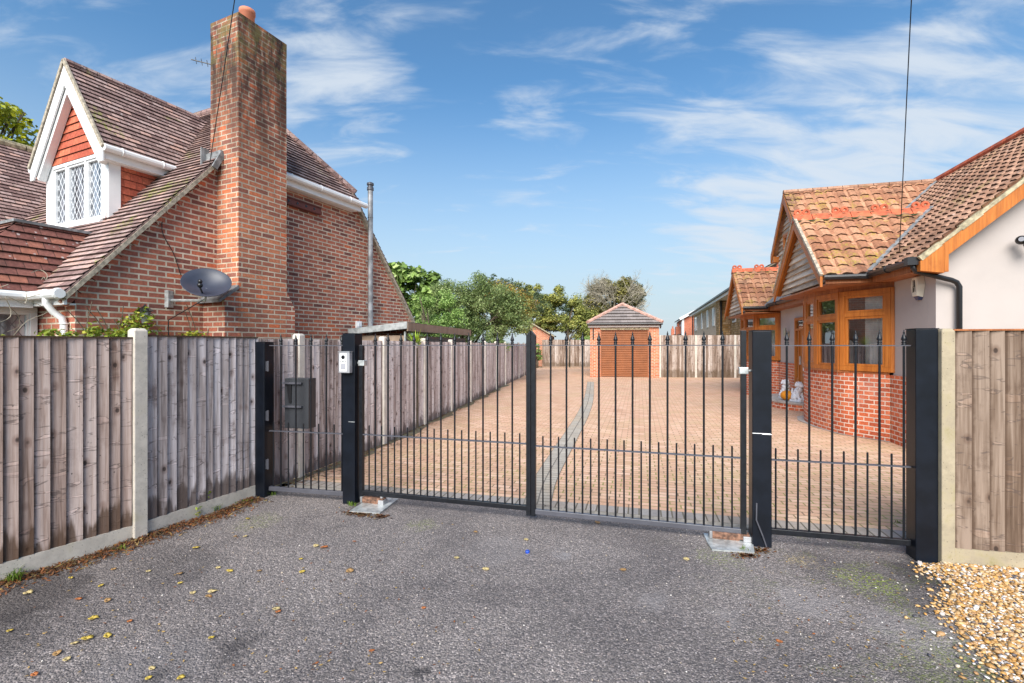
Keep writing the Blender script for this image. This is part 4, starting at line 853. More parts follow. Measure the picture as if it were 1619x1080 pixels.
# overhead wires
def wire(name, label, a_, b_, sag=0, r=.008):
    mb = MB(); a_, b_ = V(a_), V(b_); mb.tube([a_.lerp(b_, i / 12) - V((0, 0, sag * 4 * (i / 12) * (1 - i / 12))) for i in range(13)], r, 5)
    return tag(mb.build(name, M['black_plastic']), label, 'cable')
A_, B_ = P(330, 270, 7.2), P(371, 0, 5.6); wire('overhead_cable', 'thin black overhead cable crossing the tall brick chimney', A_, A_ + (B_ - A_) * 2.6, r=.006)
A_, B_ = P(1422, 397, 7.35), P(1441, 0, 5.2); wire('overhead_cable', 'thin black overhead cable dropping to the red tiled roof of the white bungalow', A_, A_ + (B_ - A_) * 2.4, r=.006)
w0_ = [HL(-.02, 1.62, 4.2), HL(.02, 1.45, 3.95), HL(.02, 1.05, 3.6), HL(.02, .95, 3.2), HL(.02, 1.1, 2.9), HL(.02, 1.2, 2.6)]
mb = MB(); mb.tube(crom(w0_, 4), .006, 5); tag(mb.build('dish_cable', M['black_plastic']), 'loose black cable hanging down the brick wall above the satellite dish', 'cable')

# ------------------------------------------------------------ right white bungalow (local x = into the house, y = along the drive)
BG = empty('white_bungalow', (5.96, 6.67, 0), R(-15), 'white rendered bungalow with red clay roofs, orange-brown woodwork and brick plinth', 'bungalow')
K = .85; CB = 1 / math.hypot(1, K); SB = K * CB; ZB = 3.08
pan = lambda x, r: .026 * math.sin(2 * math.pi * x / .24) + .011 * math.sin(4 * math.pi * x / .24 + 1)
zp = 1.11
pan2 = lambda x, r: .022 * math.sin(2 * math.pi * x / .2) + .01 * math.sin(4 * math.pi * x / .2 + 1)
def bw(mb):
    mb.prism([(0, 0, zp), (5.8, 0, zp), (5.8, 0, 2.9), (2.9, 0, 5.42), (0, 0, 2.94)], (0, .2, 0))
    mb.box(0, .202, zp, .2, 1.16, 2.75); mb.box(0, 4.25, zp, .2, 5.0, 2.75); mb.box(0, 6.17, zp, .2, 7.95, 2.75); mb.box(0, 5.0, 2.32, .2, 6.17, 2.75)
    mb.box(0, 7.95, 2.6, .2, 10.2, 2.75); mb.box(0, 10.2, zp, .2, 11.5, 2.75); mb.box(.5, 11.3, 0, 5.8, 11.5, 2.9)
pt(BG, 'wall', 'render_wall', bw)
def bp(mb):
    mb.box(-.03, -.03, 0, 5.8, .23, zp - .002); mb.box(-.03, .232, 0, .2, 1.2, zp - .002); mb.box(-.03, 4.2, 0, .2, 4.98, zp - .002); mb.box(-.03, 6.19, 0, .2, 8.0, zp - .002); mb.box(-.03, 10.1, 0, .2, 11.5, zp - .002)
pt(BG, 'plinth', 'brick_orange', bp)
# interior room seen through the bay
def room(mb):
    for (x0_, y0_, x1_, y1_) in ((.22, .35, 3.2, 4.9), (.22, 7.0, 3.0, 10.9)):
        mb.box(x0_, y0_ - .02, .1, x1_, y0_, 2.6); mb.box(x0_, y1_, .1, x1_, y1_ + .02, 2.6); mb.box(x1_, y0_, .1, x1_ + .02, y1_, 2.6); mb.box(x0_ - .2, y0_, .1, x1_, y1_, .12); mb.box(x0_, y0_, 2.6, x1_, y1_, 2.62)
pt(BG, 'room_walls', 'room', room)
# roofs
rb = MB(); yb = lambda x: (x + .3) / CB
tiles(rb, (-.3, 0, ZB - .3 * K), (0, -1, 0), (CB, 0, SB), [(-11.7, 0), (.22, 0), (.22, yb(2.9)), (-11.7, yb(2.9))], .19, .024, cell=.0333333, prof=pan2, seed=31)
tiles(rb, (6.1, 0, ZB - .3 * K), (0, 1, 0), (-CB, 0, SB), [(-.22, 0), (11.7, 0), (11.7, yb(2.9)), (-.22, yb(2.9))], .27, .03, seed=32)
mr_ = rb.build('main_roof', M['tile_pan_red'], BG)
zr_ = ZB + 2.9 * K
pt(mr_, 'ridge_tiles', 'terracotta', lambda mb: [mb.tube([(2.9, -.22 + i * .33, zr_ + .01), (2.9, -.22 + i * .33 + .315, zr_ + .01)], .10, 8) for i in range(36)])
def xg(mb, yc, hw, zt, ze_, x0_, front_over=0, cell=.04, seed=1, prof=pan, gauge=.245, th=.028):
    sl = (zt - ze_) / hw; c_ = 1 / math.hypot(1, sl); s_ = sl * c_; Ls = hw / c_
    xe, xt = (ze_ - ZB) / K + .12, (zt - ZB) / K + .12
    tiles(mb, (0, yc - hw, ze_), (1, 0, 0), (0, c_, s_), [(x0_, 0), (max(xe, x0_ + .1), 0), (xt, Ls), (x0_, Ls)], gauge, th, cell=cell, prof=prof, seed=seed)
    tiles(mb, (0, yc + hw, ze_), (-1, 0, 0), (0, -c_, s_), [(-max(xe, x0_ + .1), 0), (-x0_, 0), (-x0_, Ls), (-xt, Ls)], gauge, th, seed=seed + 1)
def clad(mb, x, yc, hw, zt, z_lo, sl, gauge=.12, side=-1):
    z = z_lo; i = 0
    while z < zt - .02:
        z2 = min(z + gauge, zt); w0 = hw if z < zt - hw * sl else (zt - z) / sl; w1 = hw if z2 < zt - hw * sl else (zt - z2) / sl; mb.cr = (i * .37) % 1
        a = [(x - .04, yc + w0, z), (x - .04, yc - w0, z), (x, yc - max(w1, .005), z2 + .01), (x, yc + max(w1, .005), z2 + .01)]
        mb.mesh([V(p) for p in a] + [(x + .0, yc + w0, z), (x + .0, yc - w0, z)], [(0, 1, 2, 3), (0, 4, 5, 1)]); mb.uv[-2] = [(0, 0), (2 * w0, 0), (w0 + w1, .13), (w0 - w1, .13)]; mb.uv[-2] = [(q[1], q[0] + z * 7) for q in mb.uv[-2]]
        z = z2; i += 1
def barges(mb, x, yc, hw, zt, ze_, wdt=.17, thk=.035, drop=.03):
    for s_ in (-1, 1):
        a0, t0 = V((x, yc + s_ * hw, ze_ - drop)), V((x, yc, zt - drop)); d = (t0 - a0); dn = V((0, 0, -wdt))
        mb.prism([a0, t0, t0 + dn * 1.15, a0 + dn], (thk, 0, 0))
        mb.prism([a0 + V((thk, 0, -.03)), t0 + V((thk, 0, -.03)), t0 + V((thk, 0, -.05)), a0 + V((thk, 0, -.05))], (.12, 0, 0))
plain('moss', (.06, .06, .025), .95, var=.6, sc=30, bump=.5)
def crest(mb_parent, yc, x0_, n_, z, L_=.33, every=2):
    rt = None
    mb = MB()
    for i in range(n_):
        xa = x0_ + i * L_; sgn = V((0, 0, 1))
        vs = []
        for xx in (xa, xa + L_ - .012):
            vs += [(xx, yc - .13, z - .13), (xx, yc - .015, z + .02), (xx, yc + .015, z + .02), (xx, yc + .13, z - .13)]
        mb.mesh(vs, [(0, 4, 5, 1), (1, 5, 6, 2), (2, 6, 7, 3), (0, 1, 2, 3), (7, 6, 5, 4)])
    rt = mb.build('ridge_tiles', M['terracotta'], mb_parent)
    mb = MB(); [mb.bar((x0_, yc + s_ * .135, z - .135), (x0_ + n_ * L_, yc + s_ * .135, z - .135), .03, .025) for s_ in (-1, 1)]; [q.build('ridge_bedding', M['moss'], rt) for q in split_mb(mb)]
    for i in range(0, n_, every):
        m2 = MB(); xa = x0_ + i * L_
        for k in (.085, .235): m2.torus((xa + k, yc, z + .06), (0, 1, 0), .048, .027, 14, 6)
        m2.box(xa + .03, yc - .015, z + .0, xa + .30, yc + .015, z + .045); m2.build('crest', M['terracotta'], rt)
# near bay gable
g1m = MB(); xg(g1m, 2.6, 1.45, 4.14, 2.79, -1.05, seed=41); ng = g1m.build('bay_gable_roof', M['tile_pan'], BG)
crest(ng, 2.6, -1.07, 7, 4.17)
pt(BG, 'gable_cladding', 'weatherboard', lambda mb: (clad(mb, -.9, 2.6, 1.30, 4.02, 2.70, .93), mb.mesh([(-.89, 1.3, 2.7), (-.89, 3.9, 2.7), (-.89, 2.6, 3.95)], [(2, 1, 0)])))
pt(BG, 'barge_board', 'oak_frame', lambda mb: barges(mb, -1.06, 2.6, 1.45, 4.14, 2.79))
pt(BG, 'verge_mortar', 'mortar_grey', lambda mb: [mb.bar((-1.05, 2.6 + s_ * 1.46, 2.79), (-1.05, 2.6, 4.145), .05, .05) for s_ in (-1, 1)])
# far bay gable
g2m = MB(); xg(g2m, 9.05, 1.5, 4.08, 2.72, -1.05, seed=43); fgr = g2m.build('bay_gable_roof', M['tile_pan'], BG)
crest(fgr, 9.05, -1.07, 7, 4.11)
pt(BG, 'gable_cladding', 'weatherboard', lambda mb: (clad(mb, -.9, 9.05, 1.35, 3.97, 2.62, .92), mb.mesh([(-.89, 7.7, 2.62), (-.89, 10.4, 2.62), (-.89, 9.05, 3.9)], [(2, 1, 0)])))
pt(BG, 'barge_board', 'oak_frame', lambda mb: barges(mb, -1.06, 9.05, 1.5, 4.08, 2.72))
# upper gable
g3m = MB(); xg(g3m, 5.6, 1.2, 5.52, 4.13, -.45, seed=45); ugr = g3m.build('dormer_roof', M['tile_pan'], BG)
pt(ugr, 'ridge_tiles', 'tile_pan_red', lambda mb: [mb.tube([(-.45 + i * .33, 5.6, 5.52), (-.45 + i * .33 + .315, 5.6, 5.52)], .07, 8) for i in range(10)])
pt(BG, 'dormer_cladding', 'weatherboard', lambda mb: (clad(mb, -.28, 5.6, 1.0, 5.4, 2.86, 1.16), mb.mesh([(-.27, 4.6, 2.8), (-.27, 6.6, 2.8), (-.27, 6.6, 4.2), (-.27, 5.6, 5.35), (-.27, 4.6, 4.2)], [(4, 3, 2, 1, 0)]), mb.box(-.26, 4.6, 2.9, 1.4, 4.62, 4.2), mb.box(-.26, 6.58, 2.9, 1.4, 6.6, 4.2)))
pt(BG, 'dormer_barge_board', 'oak_frame', lambda mb: barges(mb, -.46, 5.6, 1.2, 5.52, 4.13, wdt=.2))
pt(BG, 'eaves_bracket', 'oak_frame', lambda mb: mb.box(-.44, 6.55, 3.9, -.26, 6.8, 4.05))
win(BG, 'dormer_window', (-.31, 5.95, 3.55), (0, -1, 0), .7, .95, [1], 'oak_frame', 'glass', depth=.06, n_=(-1, 0, 0))
# valleys, gutters, fascia
def valley(mb):
    for (yc, hw, zt, ze_) in ((2.6, 1.45, 4.14, 2.79), (9.05, 1.5, 4.08, 2.72), (5.6, 1.2, 5.52, 4.13)):
        a_ = V(((ze_ - ZB) / K, yc - hw, ze_ + .055)); b_ = V(((zt - ZB) / K, yc, zt + .055)); mb.bar(a_, b_, .07, .015, up=(-.4, -.4, 1))
        a_ = V(((ze_ - ZB) / K, yc + hw, ze_ + .055)); b_ = V(((zt - ZB) / K, yc, zt + .055)); mb.bar(a_, b_, .10, .02, up=(-.4, .4, 1))
pt(BG, 'valley_lead', 'lead', valley)
def bgut(mb):
    z = ZB - .3 * K - .06
    mb.tube([(-.36, -.15, z), (-.36, 1.2, z)], .052, 8); mb.tube([(-.36, 1.12, z - .02), (-1.02, 1.12, z - .02)], .048, 8); mb.tube([(-.36, 4.05, z), (-.36, 7.6, z)], .052, 8); mb.tube([(-.36, 7.5, z - .05), (-1.02, 7.5, z - .05)], .048, 8)
    for y_ in (-.1, .5, 1.12, 5, 6.5): mb.torus((-.36, y_, z), (0, 1, 0), .054, .009)
    mb.box(-.43, -.2, z - .05, -.28, -.1, z + .06)
pt(BG, 'gutter', 'black_plastic', bgut)
def fasc(mb):
    z = ZB - .3 * K - .06
    mb.box(-.30, -.0, z - .13, -.27, 1.15, z + .03); mb.box(-.27, -.0, z - .13, 0, 1.1, z - .105)
    mb.box(-.30, 4.1, z - .15, -.27, 7.55, z + .03); mb.box(-.27, 4.1, z - .15, 0, 7.55, z - .12)
    mb.box(-.97, 1.17, z - .12, -.26, 1.2, z + .0); mb.box(-.97, 7.55, z - .14, -.3, 7.58, z - .03)
pt(BG, 'fascia', 'oak_brown', fasc)
pt(BG, 'soffit', 'oak_brown', lambda mb: (mb.box(-.95, 1.2, 2.63, -.01, 4.0, 2.66), mb.box(-.95, 7.58, 2.56, -.01, 10.5, 2.59)))
# gable verge and box end
def gb_(mb):
    a0, t0 = V((-.3, -.24, ZB - .3 * K - .07)), V((2.9, -.24, zr_ - .07)); dn = V((0, 0, -.20))
    mb.prism([a0 + V((.28, 0, .28 * K)), t0, t0 + dn, a0 + V((.28, 0, .28 * K)) + dn], (0, .035, 0))
    a1 = V((6.1, -.24, ZB - .3 * K - .07)); mb.prism([a1, t0, t0 + dn, a1 + dn], (0, .035, 0))
    mb.prism([a0 + V((.0, -.004, .0)), a0 + V((.275, -.004, .275 * K)), a0 + V((.275, -.004, -.17)), a0 + V((.0, -.004, -.13))], (0, .2, 0))
    mb.box(-.03, -.249, 2.60, .02, -.2, 3.0)
pt(BG, 'gable_barge_board', 'oak_frame', gb_)
def vmm(mb):
    a_, b_ = V((-.3, -.225, ZB - .3 * K - .035)), V((2.9, -.225, zr_ - .035)); n_ = 14
    for i in range(n_):
        rr = random.Random(i).uniform(.04, .075); mb.bar(a_.lerp(b_, i / n_), a_.lerp(b_, (i + 1) / n_), .05, rr)
pt(BG, 'verge_mortar', 'mortar_pale', vmm)
# bays
BP = [(0, 1.16), (-.5, 1.80), (-.64, 2.52), (-.64, 3.10), (-.48, 3.72), (0, 4.28)]
def bay(yo, s=1.0):
    pts_ = [V((a * s, b + yo, 0)) for a, b in BP]
    mb = MB()
    cur = crom([pts_[0], pts_[0].lerp(pts_[1], .5) + V((-.02, 0, 0)), pts_[1], pts_[2], pts_[3], pts_[4], pts_[5]], 5); acc = 0
    ring = [c_ + V((-.04, 0, 0)) for c_ in cur]
    for i in range(len(ring) - 1):
        a_, b_ = ring[i], ring[i + 1]; l_ = (b_ - a_).length; q = [b_, a_, a_ + V((0, 0, zp - .0)), b_ + V((0, 0, zp))]
        mb.face(q, uv=[(acc + l_, 0), (acc, 0), (acc, zp), (acc + l_, zp)]); acc += l_
    mb.face([r_ + V((0, 0, zp)) for r_ in ring][::-1])
    mb.build('bay_plinth', M['brick_orange'], BG)
    mb = MB(); mb.prism([p + V((-.08 if 0 < i < 5 else -.05, 0, 1.112)) for i, p in enumerate(pts_)][::-1], (0, 0, .04)); mb.build('bay_sill', M['oak_brown'], BG, bevel=.006)
    for i in range(5):
        a_, b_ = pts_[i], pts_[i + 1]; d = b_ - a_; Ln = d.length
        op = [[.68]] if i not in (0,) else [[.70]]
        win(BG, 'bay_window', b_ + V((0, 0, 1.153)), -d, Ln, 1.40, [1], 'oak_frame', 'glass', depth=.075, post=.075 if i else .085, bar=.07, transoms=op, n_=V((-d.y, d.x, 0)).normalized(), sill=False)
        mb = MB(); mb.tube([a_ + V((-.01, 0, 1.153)), a_ + V((-.01, 0, 2.553))], .055, 8); mb.build('corner_post', M['oak_frame'], BG)
    mb = MB(); o_ = [p + V((-.07 if 0 < i < 5 else 0, -.04 if i == 0 else (.04 if i == 5 else 0), 2.553)) for i, p in enumerate(pts_)]
    mb.prism(o_[::-1], (0, 0, .10)); mb.build('bay_fascia', M['oak_brown'], BG)
    if yo: return
    mb = MB(); mb.prism([p * 1.0 + V((-.1 if 0 < i < 5 else 0, -.06 if i == 0 else (.06 if i == 5 else 0), 2.655)) for i, p in enumerate(pts_)][::-1], (0, 0, .05)); mb.build('bay_cornice', M['oak_frame'], BG)
bay(0); bay(6.45)
def cur(mb, x, y0_, y1_, z0_, z1_, n_=40):
    vs = []; 
    for i in range(n_ + 1):
        y = y0_ + (y1_ - y0_) * i / n_; dx = .025 * math.sin(i * 1.7); vs += [(x + dx, y, z0_), (x + dx, y, z1_)]
    mb.mesh(vs, [(2 * i, 2 * i + 2, 2 * i + 3, 2 * i + 1) for i in range(n_)])
pt(BG, 'curtain', 'curtain', lambda mb: (mb.mesh([(.06 - .30 * i / 24 + .018 * math.sin(i * 1.9), 1.25 + .34 * i / 24, z) for i in range(25) for z in (1.16, 2.52)], [(2 * i, 2 * i + 2, 2 * i + 3, 2 * i + 1) for i in range(24)]), cur(mb, -.40, 2.0, 2.22, 1.15, 2.5, 12), cur(mb, -.3, 3.6, 4.0, 1.15, 2.5, 16)))
pt(BG, 'curtain', 'curtain', lambda mb: (cur(mb, -.06, 7.7, 9.9, 1.15, 2.5, 60)))
pt(BG, 'pink_drape', 'pink_cloth', lambda mb: (cur(mb, -.25, 2.15, 2.55, 1.14, 1.55, 12), mb.box(.3, 2.0, 1.1, .5, 2.9, 1.6)))
pt(BG, 'chair_back', 'dark_fabric', lambda mb: mb.prism([(-.2, 1.75, 1.1), (-.2, 2.05, 1.1), (-.15, 2.0, 1.55), (-.15, 1.85, 1.6)], (.05, 0, 0)))
# front door
dr_ = pt(BG, 'door_frame', 'oak_frame', lambda mb: (mb.box(-.04, 5.0, .2, .1, 5.08, 2.32), mb.box(-.04, 6.09, .2, .1, 6.17, 2.32), mb.box(-.04, 5.08, 2.25, .1, 6.09, 2.32), mb.box(-.04, 5.08, 1.98, .1, 6.09, 2.04), mb.box(-.04, 5.80, .2, .1, 5.87, 1.98), mb.box(-.02, 5.87, .2, .08, 6.09, .75)), bevel=.005)
pt(dr_, 'pane', 'glass', lambda mb: (mb.box(.0, 5.08, 2.04, .01, 6.09, 2.25), mb.box(.0, 5.9, .75, .01, 6.06, 1.98)))
dl = pt(BG, 'front_door', 'oak_frame', lambda mb: (mb.box(-.01, 5.08, .2, .05, 5.80, .95), mb.box(-.01, 5.08, .95, .05, 5.25, 1.98), mb.box(-.01, 5.62, .95, .05, 5.80, 1.98), mb.box(-.01, 5.25, 1.85, .05, 5.62, 1.98), mb.box(-.01, 5.40, .95, .05, 5.47, 1.85)), bevel=.005)
pt(dl, 'pane', 'white_upvc', lambda mb: mb.box(.0, 5.25, .95, .02, 5.62, 1.85))
pt(dl, 'handle', 'galv', lambda mb: mb.box(-.05, 5.70, 1.1, -.01, 5.73, 1.32)); pt(dl, 'letter_plate', 'mid_grey', lambda mb: mb.box(-.02, 5.34, .82, -.01, 5.54, .88))
ang_ = [(-.03 - .72 * math.sin(math.pi * i / 14), 6.1 - 1.25 * math.cos(math.pi * i / 14)) for i in range(15)]
st_ = pt(BG, 'door_step', 'brick_orange', lambda mb: mb.prism([(x, y, 0) for x, y in ang_][::-1], (0, 0, .16)))
pt(st_, 'step_slab', 'slab', lambda mb: mb.prism([(x * 1.03 - .005, 6.1 + (y - 6.1) * 1.02, .162) for x, y in ang_][::-1], (0, 0, .035)))
pt(BG, 'porch_roof', 'lead', lambda mb: mb.prism([(-.42, 4.1, 2.80), (-.42, 7.5, 2.80), (-.05, 7.5, 3.13), (-.05, 4.1, 3.13)], (0, 0, .03)))
Bm = Matrix.Translation((5.96, 6.67, 0)) @ Matrix.Rotation(R(-15), 4, 'Z'); BL = lambda x, y, z: Bm @ V((x, y, z))
# drain downpipe
pt(BG, 'downpipe', 'black_plastic', lambda mb: mb.tube([(-.33, -.12, 2.78), (-.33, -.13, 2.68), (-.30, -.13, 2.63), (.14, -.085, 2.50), (.20, -.075, 2.47), (.235, -.07, 2.41), (.235, -.07, 0)], .034, 10), smooth=True)
pt(BG, 'pipe_bracket', 'black_plastic', lambda mb: (mb.torus((.235, -.07, 1.66), (0, 0, 1), .036, .01), mb.box(.15, -.06, 1.65, .22, -.01, 1.67)))
# apron slab round bay
mb = MB(); mb.prism([(BL(x, y, .014)) for x, y in [(-.05, 1.12), (-.57, 1.74), (-.73, 2.5), (-.78, 3.3), (-.62, 3.9), (-.02, 4.4)]][::-1], (0, 0, .004)); struct('bay_apron', mb, M['slab'])
# alarm box
root = empty('alarm_box', BL(-.002, .38, 2.47), R(-15), 'cream hexagonal alarm box with a blue base, high on the white wall by the gutter', 'alarm box')
hexp = [(.0, .09, .165), (.0, -.09, .165), (.0, -.135, .02), (.0, -.08, -.165), (.0, .08, -.165), (.0, .135, .02)]
pt(root, 'housing', 'alarm_cream', lambda mb: (mb.mesh([V(p) for p in hexp] + [V((-.075, p[1] * .72, p[2] * .82)) for p in hexp], [tuple(range(5, -1, -1)), (6, 7, 8, 9, 10, 11)] + [(i, (i + 1) % 6, 6 + (i + 1) % 6, 6 + i) for i in range(6)])), bevel=.006)
pt(root, 'base', 'alarm_blue', lambda mb: mb.mesh([(0, .08, -.16), (0, -.08, -.16), (-.06, -.06, -.14), (-.06, .06, -.14), (0, .05, -.2), (0, -.05, -.2), (-.04, -.03, -.2), (-.04, .03, -.2)], [(0, 1, 2, 3), (4, 7, 6, 5), (0, 4, 5, 1), (1, 5, 6, 2), (2, 6, 7, 3), (3, 7, 4, 0)]))
def logo(mb):
    x = -.079; b = lambda y0_, z0_, y1_, z1_, t_=.006: mb.bar((x, y0_, z0_), (x, y1_, z1_), .004, t_, up=(0, 1, 0) if abs(z1_ - z0_) > abs(y1_ - y0_) else (0, 0, 1))
    b(.03, .10, .022, -.0); b(.0, .10, -.008, .0, .012); b(-.01, .10, -.02, .0); b(.035, .0, -.03, .006, .006); b(.028, 0, .03, -.085); b(.006, -.01, .008, -.08, .010); b(-.022, 0, -.03, -.075); b(.03, -.045, .0, -.05, .004)
pt(root, 'logo', 'dark_lens', logo)
# cameras on the gable
root = empty('security_light', BL(.90, -.0, 2.98), R(-15), 'black round sensor and small floodlight on the white gable at the right edge', 'security light')
pt(root, 'sensor_head', 'black_plastic', lambda mb: (mb.ball((-.02, -.14, .02), .065, .06, .06), mb.lathe([(.04, 0), (.04, .02)], (-.05, -.19, .02), 14, axis=(-.5, -.8, 0))), smooth=True)
pt(root, 'lens', 'mid_grey', lambda mb: mb.lathe([(.03, .018), (.03, .026)], (-.05, -.19, .02), 14, axis=(-.5, -.8, 0)))
pt(root, 'floodlight', 'black_steel', lambda mb: mb.obox((.05, -.17, -.075), (.045, -.01, .02), (.01, .03, .01), (-.015, 0, .045)), bevel=.005)
pt(root, 'arm', 'black_plastic', lambda mb: (mb.tube([(.0, -.12, .03), (.12, -.03, .06)], .012, 6), mb.box(.09, -.04, .0, .15, 0, .1)))
# wall lamp
root = empty('wall_lamp', BL(-.002, 6.75, 1.92), R(-15), 'small brass up-and-down wall lamp on the white wall left of the front door', 'wall lamp')
pt(root, 'lamp_tube', 'brass', lambda mb: mb.lathe([(.04, -.09), (.04, .13)], (-.11, 0, .03), 12)); pt(root, 'backplate', 'brass', lambda mb: (mb.box(-.02, -.05, -.1, 0, .05, .06), mb.box(-.08, -.012, -.01, -.02, .012, .02)))

# ------------------------------------------------------------ statues and pumpkin on the step
def lion(loc, rz, label, mirror=1):
    mb = MB(); m = mirror
    mb.box(-.11, -.16, 0, .11, .16, .05)
    mb.ball((0, .07, .15), .10, .11, .11, 12, 8); mb.ball((0, .02, .23), .085, .09, .13, 12, 8); mb.ball((0, -.03, .30), .085, .075, .09, 12, 8)
    mb.ball((0, -.05, .41), .085, .08, .08, 12, 8); mb.ball((0, -.11, .39), .05, .05, .04, 10, 6)
    for s_ in (-1, 1):
        mb.tube([(s_ * .055, -.02, .27), (s_ * .06, -.06, .14), (s_ * .06, -.09, .06)], [.042, .034, .032], 8); mb.ball((s_ * .06, -.115, .065), .038, .045, .025, 8, 6); mb.ball((s_ * .085, .05, .10), .05, .085, .07, 10, 6)
        mb.ball((s_ * .07, -.02, .47), .022, .02, .03, 8, 5); mb.ball((s_ * .035, -.105, .425), .016, .014, .014, 6, 5)
    for k in range(9):
        a = math.pi * (k / 8) ; mb.ball((.085 * math.cos(a), -.01, .40 + .075 * math.sin(a)), .03, .035, .03, 7, 5)
    for k in range(7):
        a = math.pi * (k / 6); mb.ball((.08 * math.cos(a), -.05, .33 - .03 * math.sin(a)), .026, .03, .026, 7, 5)
    mb.tube([(0, .16, .1), (.02, .2, .22), (0, .17, .32)], [.03, .035, .02], 8); mb.ball((m * .07, -.14, .075), .035, .035, .03, 8, 6)
    o = mb.build('lion_statue', M['lion_stone'], smooth=True); o.location = loc; o.rotation_euler = (0, 0, rz)
    rm = o.modifiers.new('remesh', 'REMESH'); rm.mode = 'VOXEL'; rm.voxel_size = .009; rm.use_smooth_shade = True
    return tag(o, label, 'statue', 'pair of stone guardian lions')
lion(BL(-.30, 6.0, .197), R(-10), 'white stone guardian lion sitting behind the pumpkin, farther from the bay window'); lion(BL(-.2, 5.28, .197), R(15), 'white stone guardian lion sitting nearer the bay window', -1)
root = empty('pumpkin', BL(-.37, 5.55, .197), 0, 'orange pumpkin between the two white lion statues on the door step', 'pumpkin')
def pk(mb):
    n_, m_ = 40, 12
    vs = [(.15 * (1 + .07 * abs(math.sin(5 * 2 * math.pi * k / n_ / 1))) * math.sin(math.pi * i / m_) ** .8 * math.cos(2 * math.pi * k / n_), .15 * (1 + .07 * abs(math.sin(5 * 2 * math.pi * k / n_))) * math.sin(math.pi * i / m_) ** .8 * math.sin(2 * math.pi * k / n_), .125 - .125 * math.cos(math.pi * i / m_)) for i in range(m_ + 1) for k in range(n_)]
    mb.mesh(vs, [(i * n_ + k, i * n_ + (k + 1) % n_, (i + 1) * n_ + (k + 1) % n_, (i + 1) * n_ + k) for i in range(m_) for k in range(n_)])
pt(root, 'skin', 'pumpkin_skin', pk, smooth=True); pt(root, 'stalk', 'pumpkin_stem', lambda mb: mb.tube([(0, 0, .24), (.01, 0, .28), (.03, 0, .3)], [.02, .013, .015], 7))
# ------------------------------------------------------------ garage
GA = empty('garage', (3.95, 24, 0), R(-9.8), 'small brick garage with brown roller door and grey hipped roof', 'garage')
pt(GA, 'wall', 'brick_garage', lambda mb: (mb.box(0, 0, 0, .52, .22, 2.5), mb.box(2.86, 0, 0, 3.36, .22, 2.5), mb.box(.52, .001, 2.37, 2.86, .22, 2.5), mb.box(0, .22, 0, .22, 5, 2.5), mb.box(3.14, .22, 0, 3.36, 5, 2.5)))
def rd(mb):
    n_ = 26
    for i in range(n_):
        z = .02 + i * 2.35 / n_; h_ = 2.35 / n_; mb.mesh([(.52, .10, z), (2.86, .10, z), (2.86, .07, z + h_ * .2), (.52, .07, z + h_ * .2), (2.86, .07, z + h_ * .8), (.52, .07, z + h_ * .8), (2.86, .10, z + h_), (.52, .10, z + h_)], [(0, 1, 2, 3), (3, 2, 4, 5), (5, 4, 6, 7)])
rdo = pt(GA, 'roller_door', 'garage_door', rd)
pt(rdo, 'guide_rail', 'garage_door', lambda mb: (mb.box(.50, .03, 0, .57, .10, 2.37), mb.box(2.81, .03, 0, 2.88, .10, 2.37)))
pt(GA, 'fascia', 'render_wall', lambda mb: (mb.box(-.1, -.12, 2.5, 3.46, -.08, 2.66), mb.box(-.1, -.08, 2.5, 3.46, .1, 2.52)))
gr = MB(); W_ = 3.6; hh = 1.05; c_ = 1.8 / math.hypot(1.8, hh); s_ = hh / math.hypot(1.8, hh); Ls = math.hypot(1.8, hh)
tiles(gr, (-.12, -.2, 2.7), (1, 0, 0), (0, c_, s_), [(0, 0), (3.6, 0), (1.8, Ls)], .34, .05, seed=51)
tiles(gr, (-.12, 5.2, 2.7), (0, -1, 0), (c_, 0, s_), [(0, 0), (5.4, 0), (3.6, Ls), (0, Ls)], .34, .05, seed=52)
tiles(gr, (3.48, -.2, 2.7), (0, 1, 0), (-c_, 0, s_), [(0, 0), (5.4, 0), (5.4, Ls), (1.8, Ls)], .34, .05, seed=53)
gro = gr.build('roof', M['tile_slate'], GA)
def hips(mb):
    for a_ in ((-.14, -.22, 2.75), (3.5, -.22, 2.75)):
        A_, B_ = V(a_), V((1.68, 1.6, 3.80)); n_ = 7
        for i in range(n_): mb.tube([A_.lerp(B_, i / n_), A_.lerp(B_, (i + .97) / n_)], .085, 6)
    mb.tube([(1.68, 1.6, 3.8), (1.68, 5.2, 3.8)], .085, 6)
pt(gro, 'hip_tiles', 'hip_pink' if 'hip_pink' in M else (plain('hip_pink', (.5, .29, .23), .8, var=.3) and 'hip_pink'), hips)
pt(GA, 'gutter', 'black_plastic', lambda mb: (mb.tube([(-.15, -.2, 2.66), (3.51, -.2, 2.66)], .055, 8), mb.tube([(3.42, -.2, 2.6), (3.42, -.05, 2.45)], .035, 6), mb.tube([(.16, -.03, 2.45), (.16, -.03, 1.9)], .03, 6)))
pt(GA, 'soldier_course', 'mortar_pale', lambda mb: mb.box(.5, -.015, 2.38, 2.88, .0, 2.49))
# ------------------------------------------------------------ shed behind the drive fence
c0 = V((-2.15, 9.5, 0)); dr1 = V((.18, .98, 0)).normalized(); dr2 = V((-.98, .18, 0)).normalized()
SH = empty('garden_shed', c0, math.atan2(dr1.y, dr1.x), 'low weathered timber shed with deep plank roof edges, behind the driveway fence', 'shed')
